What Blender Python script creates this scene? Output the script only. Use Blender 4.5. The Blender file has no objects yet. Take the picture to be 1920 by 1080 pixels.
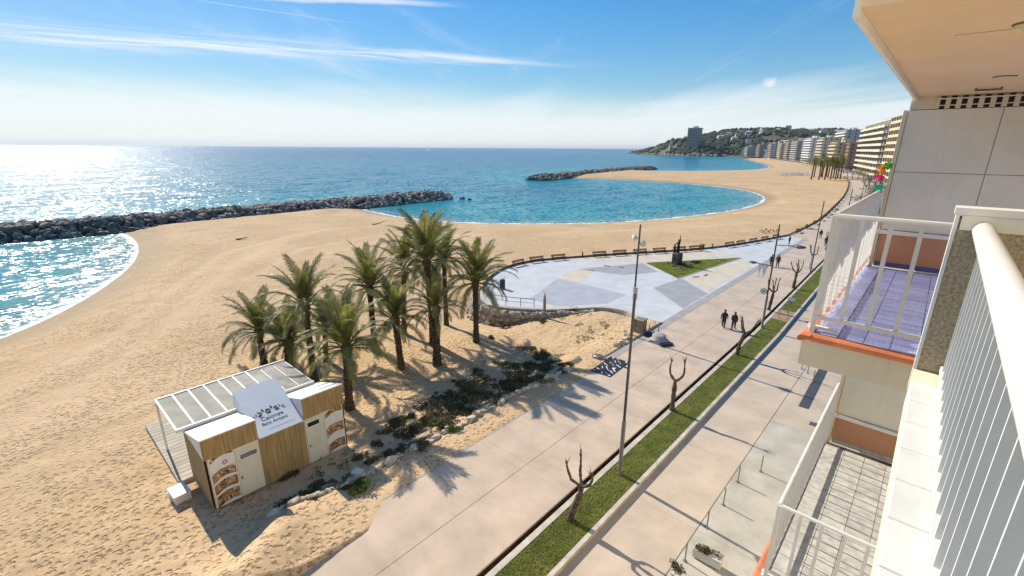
import bpy, bmesh, math, random
import numpy as np
from mathutils import Matrix, Vector, Euler
R = math.radians
rnd = random.Random(7)
sc = bpy.context.scene
col = sc.collection

# ------------------------------------------------------------------ camera
# world axes: +Y runs along the promenade, -X points out to sea, Z up, promenade level = 0
F_PX = 870.0; H_CAM = 16.0
PITCH = math.atan((540 - 276.9) / F_PX); ROLL = R(0.375)
YAW = math.atan((1785 - 960) / F_PX * math.cos(PITCH))
cam_d = bpy.data.cameras.new('camera'); cam = bpy.data.objects.new('camera', cam_d); col.objects.link(cam)
cam_d.sensor_width = 36.0; cam_d.lens = F_PX / 1920 * 36.0
cam_d.clip_start = 0.05; cam_d.clip_end = 90000
CAM_ROT = Matrix.Rotation(YAW, 3, 'Z') @ Matrix.Rotation(math.pi / 2 - PITCH, 3, 'X') @ Matrix.Rotation(ROLL, 3, 'Z')
cam.matrix_world = Matrix.Translation((0, 0, H_CAM)) @ CAM_ROT.to_4x4()
sc.camera = cam

# ------------------------------------------------------------------ sky, sun, exposure
SUN_EL = R(35.5)
SUN_DIR = Vector((-math.cos(R(3.6)) * math.cos(SUN_EL), math.sin(R(3.6)) * math.cos(SUN_EL), math.sin(SUN_EL)))
world = bpy.data.worlds.new('World'); sc.world = world; world.use_nodes = True
wn = world.node_tree.nodes; wl = world.node_tree.links; wn.clear()
def WN(t, **k):
    n = wn.new(t)
    for a, b in k.items(): setattr(n, a, b)
    return n
def wmath(op, a, b=None, c=None, clamp=False):
    n = WN('ShaderNodeMath', operation=op); n.use_clamp = clamp
    for i, v in enumerate((a, b, c)):
        if v is None: continue
        if isinstance(v, (int, float)): n.inputs[i].default_value = v
        else: wl.new(v, n.inputs[i])
    return n.outputs[0]
def wsmooth(v, lo, hi):
    n = WN('ShaderNodeMapRange', interpolation_type='SMOOTHSTEP')
    wl.new(v, n.inputs[0]); n.inputs[1].default_value = lo; n.inputs[2].default_value = hi
    return n.outputs[0]
tc = WN('ShaderNodeTexCoord'); sep = WN('ShaderNodeSeparateXYZ'); wl.new(tc.outputs['Generated'], sep.inputs[0])
dx_, dy_, dz_ = sep.outputs
sky = WN('ShaderNodeTexSky', sky_type='NISHITA'); sky.sun_disc = False
sky.sun_elevation = SUN_EL; sky.sun_rotation = math.atan2(SUN_DIR.x, SUN_DIR.y)
sky.altitude = 10; sky.air_density = 1.0; sky.dust_density = 0.15; sky.ozone_density = 2.2
# cloud layer: directions projected on a flat layer high above the ground
dzc = wmath('MAXIMUM', dz_, 0.012)
uu = wmath('DIVIDE', dx_, dzc); vv = wmath('DIVIDE', dy_, dzc)
def wnoise(sx, sy, rot, detail, rough, seed, scale=1.0, lac=2.0):
    # rotated, stretched coordinates on the cloud layer
    c, s = math.cos(rot), math.sin(rot)
    a = wmath('ADD', wmath('MULTIPLY', uu, c), wmath('MULTIPLY', vv, s))
    b = wmath('ADD', wmath('MULTIPLY', uu, -s), wmath('MULTIPLY', vv, c))
    cb = WN('ShaderNodeCombineXYZ'); wl.new(wmath('MULTIPLY', a, sx), cb.inputs[0]); wl.new(wmath('MULTIPLY', b, sy), cb.inputs[1]); cb.inputs[2].default_value = seed
    n = WN('ShaderNodeTexNoise'); n.inputs['Scale'].default_value = scale; n.inputs['Detail'].default_value = detail
    n.inputs['Roughness'].default_value = rough; n.inputs['Distortion'].default_value = 0.6
    wl.new(cb.outputs[0], n.inputs['Vector']); return n.outputs[0]
def layer_pt(px, py):
    d = CAM_ROT @ Vector(((px - 960) / F_PX, -(py - 540) / F_PX, -1)); return d.x / d.z, d.y / d.z
def streak(p0, p1, w0, w1, soft, warp_amt, fade):
    # a long ice-cloud streak between two points of the layer, width growing from w0 to w1
    (x0, y0), (x1, y1) = layer_pt(*p0), layer_pt(*p1)
    L = math.hypot(x1 - x0, y1 - y0); tx, ty = (x1 - x0) / L, (y1 - y0) / L
    ru = wmath('SUBTRACT', uu, x0); rv = wmath('SUBTRACT', vv, y0)
    t = wmath('DIVIDE', wmath('ADD', wmath('MULTIPLY', ru, tx), wmath('MULTIPLY', rv, ty)), L)
    q = wmath('SUBTRACT', wmath('MULTIPLY', rv, tx), wmath('MULTIPLY', ru, ty))
    q = wmath('ADD', q, wmath('MULTIPLY', wmath('SUBTRACT', warp, 0.5), warp_amt))
    wd = wmath('ADD', wmath('MULTIPLY', t, w1 - w0), w0); wd = wmath('MAXIMUM', wd, min(w0, w1) * 0.5)
    band = wmath('SUBTRACT', 1.0, wsmooth(wmath('DIVIDE', wmath('ABSOLUTE', q), wd), 1 - soft, 1.0))
    ends = wmath('MULTIPLY', wsmooth(t, -0.12, 0.1), wmath('SUBTRACT', 1.0, wsmooth(t, 1 - fade, 1.0)))
    return wmath('MULTIPLY', band, ends)
warp = wnoise(0.9, 0.9, 0.4, 4, 0.6, 3.1)
_a, _b = layer_pt(-60, 68), layer_pt(1180, 130)
fib = wnoise(0.5, 3.2, math.atan2(_b[1] - _a[1], _b[0] - _a[0]) + R(14), 6, 0.62, 8.2)
s1 = streak((-60, 60), (1180, 128), 1.15, 0.32, 0.98, 0.55, 0.35)
s1 = wmath('MULTIPLY', s1, wsmooth(fib, 0.30, 0.72))
s1b = streak((60, 76), (960, 108), 0.07, 0.05, 0.9, 0.03, 0.2)
s2 = streak((380, 2), (720, 52), 0.016, 0.012, 0.9, 0.01, 0.4)
s3 = streak((300, -14), (900, 10), 0.14, 0.10, 0.95, 0.22, 0.3)
s3 = wmath('MULTIPLY', s3, wsmooth(fib, 0.3, 0.6))
wisp = wmath('MULTIPLY', wsmooth(wnoise(0.22, 0.9, R(-50), 7, 0.66, 21.0), 0.52, 0.80), 0.38)
# low bank above the horizon with a ragged top
edge = wnoise(0.10, 0.34, R(-48), 5, 0.6, 5.0)
bank_top = wmath('ADD', 0.068, wmath('MULTIPLY', wmath('SUBTRACT', edge, 0.5), 0.10))
bank = wmath('SUBTRACT', 1.0, wsmooth(wmath('SUBTRACT', dz_, bank_top), -0.02, 0.055))
bank = wmath('MULTIPLY', bank, 0.80)
def puff(px, py, rx, rz, soft):
    d = (CAM_ROT @ Vector(((px - 960) / F_PX, -(py - 540) / F_PX, -1))).normalized()
    az = math.atan2(d.x, d.y)
    a = wmath('SUBTRACT', wmath('ARCTAN2', dx_, dy_), az); e = wmath('SUBTRACT', dz_, d.z)
    nz = WN('ShaderNodeTexNoise'); nz.inputs['Scale'].default_value = 70; nz.inputs['Detail'].default_value = 4; wl.new(tc.outputs['Generated'], nz.inputs['Vector'])
    rr = wmath('SQRT', wmath('ADD', wmath('POWER', wmath('DIVIDE', a, rx), 2.0), wmath('POWER', wmath('DIVIDE', e, rz), 2.0)))
    rr = wmath('ADD', rr, wmath('MULTIPLY', wmath('SUBTRACT', nz.outputs[0], 0.5), 0.9))
    return wmath('SUBTRACT', 1.0, wsmooth(rr, soft, 1.0))
puffs = wmath('MAXIMUM', wmath('MULTIPLY', puff(1443, 157, 0.020, 0.014, 0.05), 0.85), wmath('MULTIPLY', puff(1532, 216, 0.040, 0.012, 0.0), 0.8))
cov = wmath('MAXIMUM', wmath('MAXIMUM', wmath('MULTIPLY', s1, 0.95), wmath('MULTIPLY', s1b, 0.8)), wmath('MAXIMUM', wmath('MULTIPLY', s2, 0.5), wmath('MULTIPLY', s3, 0.75)))
cov = wmath('MAXIMUM', cov, wmath('MAXIMUM', wisp, puffs))
cov = wmath('MAXIMUM', cov, bank, clamp=True)
cov = wmath('MULTIPLY', cov, wsmooth(dz_, -0.02, 0.004))
# gentle highlight roll-off, the same over the whole dome
sv = WN('ShaderNodeVectorMath', operation='DOT_PRODUCT'); wl.new(sky.outputs[0], sv.inputs[0]); sv.inputs[1].default_value = (0.3, 0.45, 0.25)
sq = WN('ShaderNodeVectorMath', operation='SCALE'); wl.new(sky.outputs[0], sq.inputs[0]); wl.new(wmath('DIVIDE', 1.0, wmath('ADD', 1.0, wmath('MULTIPLY', sv.outputs['Value'], 0.15))), sq.inputs['Scale'])
hsv = WN('ShaderNodeHueSaturation'); hsv.inputs['Saturation'].default_value = 1.45; hsv.inputs['Value'].default_value = 1.0; wl.new(sq.outputs[0], hsv.inputs['Color'])
mixc = WN('ShaderNodeMix', data_type='RGBA'); wl.new(cov, mixc.inputs['Factor']); wl.new(hsv.outputs[0], mixc.inputs['A']); mixc.inputs['B'].default_value = (4.5, 4.75, 5.05, 1)
bg = WN('ShaderNodeBackground'); wl.new(mixc.outputs['Result'], bg.inputs[0]); bg.inputs[1].default_value = 0.15
wout = WN('ShaderNodeOutputWorld'); wl.new(bg.outputs[0], wout.inputs[0])
sun_d = bpy.data.lights.new('sun', 'SUN'); sun_d.energy = 4.6; sun_d.angle = R(0.53); sun_d.color = (1.0, 0.915, 0.77)
sun = bpy.data.objects.new('sun', sun_d); col.objects.link(sun); sun.location = (-40, 0, 60)
sun.rotation_euler = SUN_DIR.to_track_quat('Z', 'Y').to_euler()
vs = sc.view_settings; vs.view_transform = 'Standard'; vs.look = 'None'; vs.exposure = 0.47; vs.gamma = 1.0; vs.use_curve_mapping = False
sc.render.engine = 'CYCLES'; sc.cycles.use_denoising = True; sc.cycles.max_bounces = 6; sc.cycles.diffuse_bounces = 4
sc.cycles.glossy_bounces = 3; sc.cycles.transmission_bounces = 4; sc.cycles.transparent_max_bounces = 8
sc.cycles.sample_clamp_indirect = 6.0; sc.cycles.caustics_reflective = False; sc.cycles.caustics_refractive = False

def gp(px, py, z=0.0):
    """real-world point on the level z that the measured photo position stands on"""
    d = CAM_ROT @ Vector(((px - 960) / F_PX, -(py - 540) / F_PX, -1)); t = (z - H_CAM) / d.z
    return Vector((d.x * t, d.y * t, z))
def bearing(px, dist, z=0.0):
    d = CAM_ROT @ Vector(((px - 960) / F_PX, -(277 - 540) / F_PX, -1)); d.z = 0; d.normalize()
    return Vector((d.x * dist, d.y * dist, z))

# ------------------------------------------------------------------ materials
MATS = {}
class NT:
    def __init__(s, m): s.t = m.node_tree; s.n = s.t.nodes; s.l = s.t.links
    def add(s, t, **k):
        n = s.n.new(t)
        for a, b in k.items(): setattr(n, a, b)
        return n
    def math(s, op, a, b=None, clamp=False):
        n = s.add('ShaderNodeMath', operation=op); n.use_clamp = clamp
        for i, v in enumerate((a, b)):
            if v is None: continue
            if isinstance(v, (int, float)): n.inputs[i].default_value = v
            else: s.l.new(v, n.inputs[i])
        return n.outputs[0]
    def smooth(s, v, lo, hi):
        n = s.add('ShaderNodeMapRange', interpolation_type='SMOOTHSTEP'); s.l.new(v, n.inputs[0])
        n.inputs[1].default_value = lo; n.inputs[2].default_value = hi; return n.outputs[0]
    def mix(s, f, a, b, mode='MIX'):
        n = s.add('ShaderNodeMix', data_type='RGBA', blend_type=mode)
        for k, v in (('Factor', f), ('A', a), ('B', b)):
            if isinstance(v, (int, float)): n.inputs[k].default_value = v
            elif isinstance(v, tuple): n.inputs[k].default_value = v if len(v) == 4 else v + (1,)
            else: s.l.new(v, n.inputs[k])
        return n.outputs['Result']
    def noise(s, vec, scale, detail=3, rough=0.55, dist=0.0):
        n = s.add('ShaderNodeTexNoise'); n.inputs['Scale'].default_value = scale; n.inputs['Detail'].default_value = detail
        n.inputs['Roughness'].default_value = rough; n.inputs['Distortion'].default_value = dist; s.l.new(vec, n.inputs['Vector']); return n.outputs[0]
    def attr(s, name):
        n = s.add('ShaderNodeAttribute'); n.attribute_name = name; return n.outputs['Fac']
    def bump(s, h, strength, dist, prev=None):
        n = s.add('ShaderNodeBump'); n.inputs['Strength'].default_value = strength; n.inputs['Distance'].default_value = dist
        s.l.new(h, n.inputs['Height'])
        if prev is not None: s.l.new(prev, n.inputs['Normal'])
        return n.outputs[0]
def new_mat(name):
    m = bpy.data.materials.new(name); m.use_nodes = True; n = NT(m); b = n.n['Principled BSDF']; return m, n, b
def mat(name, c, rough=0.8, var=0.15, scale=2.0, bump=0.0, bscale=None, metal=0.0, spec=0.35, objrand=0.0, c2=None, world=False, stretch=None, bdist=0.02, trans=0.0, grime=None):
    """plain procedural paint/stone/wood: base colour, mottling, optional relief"""
    if name in MATS: return MATS[name]
    m, n, b = new_mat(name)
    if world: vec = n.add('ShaderNodeNewGeometry').outputs['Position']
    else: vec = n.add('ShaderNodeTexCoord').outputs['Object']
    if objrand:
        oi = n.add('ShaderNodeObjectInfo'); off = n.add('ShaderNodeVectorMath', operation='ADD'); n.l.new(vec, off.inputs[0])
        cb = n.add('ShaderNodeCombineXYZ')
        for i in range(3): n.l.new(n.math('MULTIPLY', oi.outputs['Random'], 37.0 + 11 * i), cb.inputs[i])
        n.l.new(cb.outputs[0], off.inputs[1]); vec = off.outputs[0]
    if stretch:
        mp = n.add('ShaderNodeMapping'); mp.inputs['Scale'].default_value = stretch; n.l.new(vec, mp.inputs['Vector']); vec = mp.outputs[0]
    nz = n.noise(vec, scale, 5, 0.6)
    dark = c2 or tuple(v * (1 - var * 1.6) for v in c); lite = tuple(min(1, v * (1 + var * 0.9)) for v in c)
    cc = n.mix(n.smooth(nz, 0.25, 0.75), dark, lite)
    if objrand:
        hv = n.add('ShaderNodeHueSaturation'); n.l.new(cc, hv.inputs['Color'])
        n.l.new(n.math('ADD', n.math('MULTIPLY', oi.outputs['Random'], objrand), 1 - objrand * 0.5), hv.inputs['Value']); cc = hv.outputs[0]
    if grime:                      # rain streaks and blotches with a shape of their own
        gp_ = n.add('ShaderNodeNewGeometry').outputs['Position']; gm = n.add('ShaderNodeMapping'); gm.inputs['Scale'].default_value = grime[1]; n.l.new(gp_, gm.inputs['Vector'])
        gk = n.math('MULTIPLY', n.smooth(n.noise(gm.outputs[0], 1.0, 5, 0.65), 0.50, 0.74), grime[0]); gk2 = n.math('MULTIPLY', n.smooth(n.noise(gp_, grime[2], 4, 0.7), 0.55, 0.75), grime[0] * 0.7)
        cc = n.mix(n.math('MAXIMUM', gk, gk2), cc, tuple(v * 0.45 for v in c))
    n.l.new(cc, b.inputs['Base Color'])
    b.inputs['Roughness'].default_value = rough; b.inputs['Metallic'].default_value = metal; b.inputs['Specular IOR Level'].default_value = spec
    if bump:
        n.l.new(n.bump(n.noise(vec, bscale or scale * 4, 4, 0.6), bump, bdist), b.inputs['Normal'])
    if trans:
        tr = n.add('ShaderNodeBsdfTranslucent'); n.l.new(cc, tr.inputs[0]); mx = n.add('ShaderNodeMixShader'); mx.inputs[0].default_value = trans
        n.l.new(b.outputs[0], mx.inputs[1]); n.l.new(tr.outputs[0], mx.inputs[2]); n.l.new(mx.outputs[0], n.n['Material Output'].inputs['Surface'])
    MATS[name] = m; return m

# ------------------------------------------------------------------ mesh helpers
class MB:
    def __init__(s): s.v = []; s.f = []
    def quad(s, *p): i = len(s.v); s.v += [tuple(q) for q in p]; s.f.append(tuple(range(i, i + len(p)))); return s
    def box(s, x0, x1, y0, y1, z0, z1):
        i = len(s.v); s.v += [(x0, y0, z0), (x1, y0, z0), (x1, y1, z0), (x0, y1, z0), (x0, y0, z1), (x1, y0, z1), (x1, y1, z1), (x0, y1, z1)]
        s.f += [tuple(i + k for k in q) for q in ((3, 2, 1, 0), (4, 5, 6, 7), (0, 1, 5, 4), (1, 2, 6, 5), (2, 3, 7, 6), (3, 0, 4, 7))]; return s
    def bevbox(s, x0, x1, y0, y1, z0, z1, b=0.01):
        # box with chamfered top edges
        i = len(s.v)
        s.v += [(x0, y0, z0), (x1, y0, z0), (x1, y1, z0), (x0, y1, z0), (x0, y0, z1 - b), (x1, y0, z1 - b), (x1, y1, z1 - b), (x0, y1, z1 - b),
                (x0 + b, y0 + b, z1), (x1 - b, y0 + b, z1), (x1 - b, y1 - b, z1), (x0 + b, y1 - b, z1)]
        s.f += [tuple(i + k for k in q) for q in ((3, 2, 1, 0), (8, 9, 10, 11), (0, 1, 5, 4), (1, 2, 6, 5), (2, 3, 7, 6), (3, 0, 4, 7), (4, 5, 9, 8), (5, 6, 10, 9), (6, 7, 11, 10), (7, 4, 8, 11))]
        return s
    def bar(s, a, b, w, h=None):
        # rectangular bar from a to b
        a = Vector(a); b = Vector(b); h = h or w; d = (b - a).normalized()
        up = Vector((0, 0, 1)) if abs(d.z) < 0.9 else Vector((0, 1, 0))
        r = d.cross(up).normalized() * w / 2; u = r.cross(d).normalized() * h / 2; i = len(s.v)
        for p in (a, b): s.v += [tuple(p - r - u), tuple(p + r - u), tuple(p + r + u), tuple(p - r + u)]
        s.f += [tuple(i + k for k in q) for q in ((3, 2, 1, 0), (4, 5, 6, 7), (0, 1, 5, 4), (1, 2, 6, 5), (2, 3, 7, 6), (3, 0, 4, 7))]; return s
    def tube(s, pts, rad, n=8, cap=True):
        pts = [Vector(p) for p in pts]; i0 = len(s.v)
        if isinstance(rad, (int, float)): rad = [rad] * len(pts)
        ref = Vector((0.31, 0.95, 0.05))
        for k, p in enumerate(pts):
            d = (pts[min(k + 1, len(pts) - 1)] - pts[max(k - 1, 0)]).normalized()
            r = d.cross(ref)
            if r.length < 0.05: r = d.cross(Vector((1, 0, 0)))
            r.normalize(); u = r.cross(d)
            for j in range(n):
                a = 2 * math.pi * j / n; s.v.append(tuple(p + (r * math.cos(a) + u * math.sin(a)) * rad[k]))
        for k in range(len(pts) - 1):
            for j in range(n):
                a = i0 + k * n + j; b = i0 + k * n + (j + 1) % n; s.f.append((a, b, b + n, a + n))
        if cap: s.f.append(tuple(range(i0 + n - 1, i0 - 1, -1))); s.f.append(tuple(i0 + (len(pts) - 1) * n + j for j in range(n)))
        return s
    def lathe(s, prof, n=16, c=(0, 0, 0)):
        i0 = len(s.v)
        for r, z in prof:
            for j in range(n): a = 2 * math.pi * j / n; s.v.append((c[0] + r * math.cos(a), c[1] + r * math.sin(a), c[2] + z))
        for k in range(len(prof) - 1):
            for j in range(n): a = i0 + k * n + j; b = i0 + k * n + (j + 1) % n; s.f.append((a, b, b + n, a + n))
        s.f.append(tuple(range(i0 + n - 1, i0 - 1, -1))); s.f.append(tuple(i0 + (len(prof) - 1) * n + j for j in range(n))); return s
    def prism(s, poly, z0, z1):
        i = len(s.v); n = len(poly)
        a2 = sum(poly[k][0] * poly[(k + 1) % n][1] - poly[(k + 1) % n][0] * poly[k][1] for k in range(n))
        if a2 < 0: poly = poly[::-1]
        s.v += [(p[0], p[1], z0) for p in poly] + [(p[0], p[1], z1) for p in poly]
        s.f.append(tuple(i + k for k in range(n - 1, -1, -1))); s.f.append(tuple(i + n + k for k in range(n)))
        for k in range(n): s.f.append((i + k, i + (k + 1) % n, i + n + (k + 1) % n, i + n + k))
        return s
    def sheet(s, poly, z):
        n = len(poly); a2 = sum(poly[k][0] * poly[(k + 1) % n][1] - poly[(k + 1) % n][0] * poly[k][1] for k in range(n))
        if a2 < 0: poly = poly[::-1]
        return s.quad(*[(p[0], p[1], z) for p in poly])
    def mesh(s, name, m, smooth=False, off=None):
        me = bpy.data.meshes.new(name)
        v = s.v if off is None else [(a - off[0], b - off[1], c - off[2]) for a, b, c in s.v]
        me.from_pydata(v, [], s.f); me.update()
        if m is not None: me.materials.append(m)
        if smooth: me.polygons.foreach_set('use_smooth', [True] * len(me.polygons))
        return me
    def build(s, name, m, parent=None, smooth=False, off=None):
        return link(name, s.mesh(name, m, smooth, off), parent)
def link(name, data, parent=None, loc=None, rot=None, scale=None):
    o = bpy.data.objects.new(name, data); col.objects.link(o)
    if parent is not None: o.parent = parent
    if loc is not None: o.location = loc
    if rot is not None: o.rotation_euler = rot
    if scale is not None: o.scale = scale if not isinstance(scale, (int, float)) else (scale,) * 3
    return o
def tag(o, label=None, cat=None, group=None, kind=None):
    if label: o['label'] = label
    if cat: o['category'] = cat
    if group: o['group'] = group
    if kind: o['kind'] = kind
    return o
def thing(name, label, cat, loc=(0, 0, 0), rz=0.0, group=None):
    o = bpy.data.objects.new(name, None); col.objects.link(o); o.empty_display_size = 0.2
    o.location = loc; o.rotation_euler = (0, 0, rz); return tag(o, label, cat, group)
def struct(o): return tag(o, kind='structure')
def clone(root, loc, rz, label, scale=None):
    """copy a thing with its parts and their sub-parts"""
    def rec(o, par):
        c = o.copy(); col.objects.link(c); c.parent = par
        for ch in KIDS.get(o.name, []): rec(ch, c)
        return c
    r = rec(root, None); r.location = loc; r.rotation_euler = (0, 0, rz); r['label'] = label
    if scale: r.scale = (scale,) * 3
    return r
KIDS = {}
def index_kids():
    KIDS.clear()
    for o in bpy.data.objects:
        if o.parent: KIDS.setdefault(o.parent.name, []).append(o)
ORD = ['first', 'second', 'third', 'fourth', 'fifth', 'sixth', 'seventh', 'eighth', 'ninth', 'tenth', 'eleventh', 'twelfth', 'thirteenth', 'fourteenth', 'fifteenth', 'sixteenth',
       'seventeenth', 'eighteenth', 'nineteenth', 'twentieth', 'twenty-first', 'twenty-second', 'twenty-third', 'twenty-fourth', 'twenty-fifth', 'twenty-sixth', 'twenty-seventh', 'twenty-eighth', 'twenty-ninth', 'thirtieth']
def stone_mesh(seed, m, flat=0.75, npts=15):
    r = random.Random(seed); bm = bmesh.new()
    for _ in range(npts):
        v = Vector((r.gauss(0, 1), r.gauss(0, 1), r.gauss(0, 1))).normalized() * r.uniform(0.82, 1.05)
        bm.verts.new((v.x * 0.62, v.y * 0.5, v.z * 0.5 * flat))
    g = bmesh.ops.convex_hull(bm, input=bm.verts); junk = [e for e in g['geom_interior'] if isinstance(e, bmesh.types.BMVert)]
    if junk: bmesh.ops.delete(bm, geom=junk, context='VERTS')
    me = bpy.data.meshes.new('stone'); bm.to_mesh(me); bm.free(); me.materials.append(m); return me
def np_mesh(name, verts, faces, m, smooth=False):
    """fast mesh from arrays, all faces with the same corner count"""
    me = bpy.data.meshes.new(name); nv = len(verts); nf = len(faces); k = faces.shape[1]
    me.vertices.add(nv); me.vertices.foreach_set('co', verts.astype(np.float32).ravel())
    me.loops.add(nf * k); me.loops.foreach_set('vertex_index', faces.astype(np.int32).ravel())
    me.polygons.add(nf); me.polygons.foreach_set('loop_start', np.arange(0, nf * k, k, dtype=np.int32))
    if smooth: me.polygons.foreach_set('use_smooth', np.ones(nf, bool))
    me.materials.append(m); me.update(calc_edges=True); return me

# ================================================================== SETTING
SEA = -2.5
cove_a = [(-60, 662), (0, 636), (60, 612), (120, 584), (180, 550), (225, 518), (250, 495), (262, 472), (257, 452), (238, 439), (208, 432)]
cove_b = [(652, 386), (690, 396), (730, 405), (790, 413), (870, 418.5), (960, 420.5), (1060, 420), (1160, 417.5), (1250, 411), (1330, 402), (1390, 393), (1424, 383), (1437, 375), (1431, 366), (1402, 357), (1350, 349.5), (1290, 344), (1220, 339.5), (1150, 336.5), (1100, 335)]
cove_c = [(1206, 321.5), (1260, 322), (1320, 321.5), (1380, 320), (1420, 318), (1440, 315.5), (1446, 312), (1432, 307), (1412, 302.5), (1398, 298), (1388, 294.5)]
coast = [Vector((-40, -300, 0)), Vector((-42, -80, 0)), Vector((-50, -30, 0))]
coast += [gp(x, y, SEA) for x, y in cove_a]
coast += [Vector((-140, 20, 0)), Vector((-143, 60, 0)), Vector((-141, 78, 0))]
coast += [gp(x, y, SEA) for x, y in cove_b]
coast += [Vector((-196, 240, 0)), Vector((-212, 330, 0)), Vector((-214, 385, 0))]
coast += [gp(x, y, SEA) for x, y in cove_c]
coast += [bearing(1368, 1370), bearing(1340, 1330), bearing(1305, 1330), bearing(1270, 1380), bearing(1235, 1500), bearing(1205, 1640), bearing(1183, 1800), bearing(1178, 2100), bearing(1190, 2800)]
coast += [bearing(1400, 7000), Vector((6000, 6000, 0)), Vector((6000, -3000, 0)), Vector((-30, -3000, 0))]
CP = np.array([(p.x, p.y) for p in coast])
# round the near coves: Chaikin smoothing of the first points
def chaikin(P, n):
    for _ in range(n):
        Q = np.roll(P, -1, 0); P = np.stack([0.75 * P + 0.25 * Q, 0.25 * P + 0.75 * Q], 1).reshape(-1, 2)
    return P
CPS = chaikin(CP, 2)
def signed_dist(X, Y, P):
    d = np.full(X.shape, 1e18); inside = np.zeros(X.shape, bool)
    Q = np.roll(P, -1, 0)
    for (ax, ay), (bx, by) in zip(P, Q):
        ex, ey = bx - ax, by - ay; L = ex * ex + ey * ey
        t = np.clip(((X - ax) * ex + (Y - ay) * ey) / max(L, 1e-9), 0, 1)
        d = np.minimum(d, (X - ax - t * ex) ** 2 + (Y - ay - t * ey) ** 2)
        if ay != by:
            c = ((ay > Y) != (by > Y)) & (X < ex * (Y - ay) / (by - ay) + ax); inside ^= c
    return np.where(inside, 1, -1) * np.sqrt(d)
def steps(*seg):
    out = [seg[0]]
    for end, st in zip(seg[1::2], seg[2::2]):
        a = out[-1]; n = max(1, int(round((end - a) / st))); out += [a + (end - a) * (k + 1) / n for k in range(n)]
    return np.array(out)
GX = steps(-40000, -9000, 8000, -2500, 900, -1000, 150, -520, 24, -230, 10, -150, 3, -110, 0.9, -26, 0.55, -14, 0.22, -10, 0.8, 60, 14, 700, 160)
GY = steps(-9000, -1200, 2500, -120, 180, -30, 8, -4, 1.0, 14, 0.28, 44, 0.42, 100, 0.6, 220, 1.4, 360, 3, 620, 6, 1000, 14, 1700, 35, 4000, 300, 14000, 2500, 42000, 9000)
MX, MY = np.meshgrid(GX, GY)          # rows along Y
SD = signed_dist(MX, MY, CPS)
TOWN_Y = np.array([-9000, 45, 100, 128, 161, 213, 283, 348, 514, 700, 1100, 1450, 1800.])
TOWN_X = np.array([-10.5, -10.5, -11.6, -11.0, -12, -16, -24, -34, -75, -130, -290, -430, -560.])
def town_x(Y): return np.interp(Y, TOWN_Y, TOWN_X)
def sstep(a, b, x): t = np.clip((x - a) / (b - a), 0, 1); return t * t * (3 - 2 * t)
prs = np.random.RandomState(4)
def lattice_noise(X, Y, cell, seed):
    x = X / cell; y = Y / cell; i = np.floor(x).astype(np.int64); j = np.floor(y).astype(np.int64); fx = x - i; fy = y - j
    fx = fx * fx * (3 - 2 * fx); fy = fy * fy * (3 - 2 * fy)
    def hsh(a, b): return ((np.sin(a * 127.1 + b * 311.7 + seed * 17.3) * 43758.5453) % 1.0)
    return (hsh(i, j) * (1 - fx) + hsh(i + 1, j) * fx) * (1 - fy) + (hsh(i, j + 1) * (1 - fx) + hsh(i + 1, j + 1) * fx) * fy
def sand_edge(Y): return -16.95 + np.clip(9.3 - Y, 0, 6) * 0.80
def sand_h(X, Y, S):
    h = SEA + 1.95 * (1 - np.exp(-np.clip(S, 0, None) / 13.0))
    h = np.where(S < 0, SEA + np.maximum(0.10 * S, -9), h)
    h = h + 0.10 * (lattice_noise(X, Y, 6.0, 1) - 0.5) * sstep(1, 12, S) + 0.05 * (lattice_noise(X, Y, 1.7, 2) - 0.5) * sstep(1, 8, S)
    ruff = sstep(-75, -45, X) * sstep(60, 30, Y)
    h = h + ruff * sstep(2, 9, S) * (0.10 * (lattice_noise(X, Y, 0.62, 3) - 0.5) + 0.06 * (lattice_noise(X, Y, 0.31, 5) - 0.5))
    near = (Y < 41)
    t = sand_edge(Y) - X
    mound = 0.95 * np.exp(-((Y - 2.6) / 3.6) ** 2) * np.exp(-((t - 4.0) / 1.9) ** 2)
    clod = (lattice_noise(X, Y, 0.55, 8) - 0.5) * 0.16 + (lattice_noise(X, Y, 0.27, 9) - 0.5) * 0.10
    hp = 0.04 + mound - 0.52 * sstep(1.0, 4.2, -16.95 - X) + 0.05 * sstep(0, 1.5, t) * sstep(9.5, 8, Y) + clod * sstep(0.3, 1.6, t) * (0.35 + 1.3 * np.exp(-((Y - 2.5) / 4.5) ** 2) * np.exp(-((t - 3.5) / 3.2) ** 2))
    w = np.where(near, 1 - sstep(4.5, 8, t), 0) * sstep(44, 40, Y)
    h = h * (1 - w) + hp * w
    h = h - 1.30 * np.exp(-(((X + 36.0) / 4.0) ** 2 + ((Y - 33.0) / 3.6) ** 2)) - 0.75 * np.exp(-(((X + 31.0) / 3.2) ** 2 + ((Y - 32.2) / 3.0) ** 2))
    h = h + 0.50 * np.exp(-(((X + 22.5) / 4.0) ** 2 + ((Y - 38) / 3.2) ** 2)) * sstep(41.5, 40.2, Y)
    h = np.where((t < 0) & (Y < 48), np.maximum(-1.2, 0.045 + 0.16 * t + clod * 0.12 * (t > -0.6)), h)
    h = np.where((X > -17.2) & (Y >= 30), -1.2, h)
    h = np.where(X > town_x(Y) - 5, -1.3, h)
    return h
SH = sand_h(MX, MY, SD)
def ground_z(x, y):
    X = np.array([float(x)]); Y = np.array([float(y)]); S = signed_dist(X, Y, CPS); return float(sand_h(X, Y, S)[0])
NXg, NYg = len(GX), len(GY); IDX = np.arange(NXg * NYg).reshape(NYg, NXg)
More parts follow.
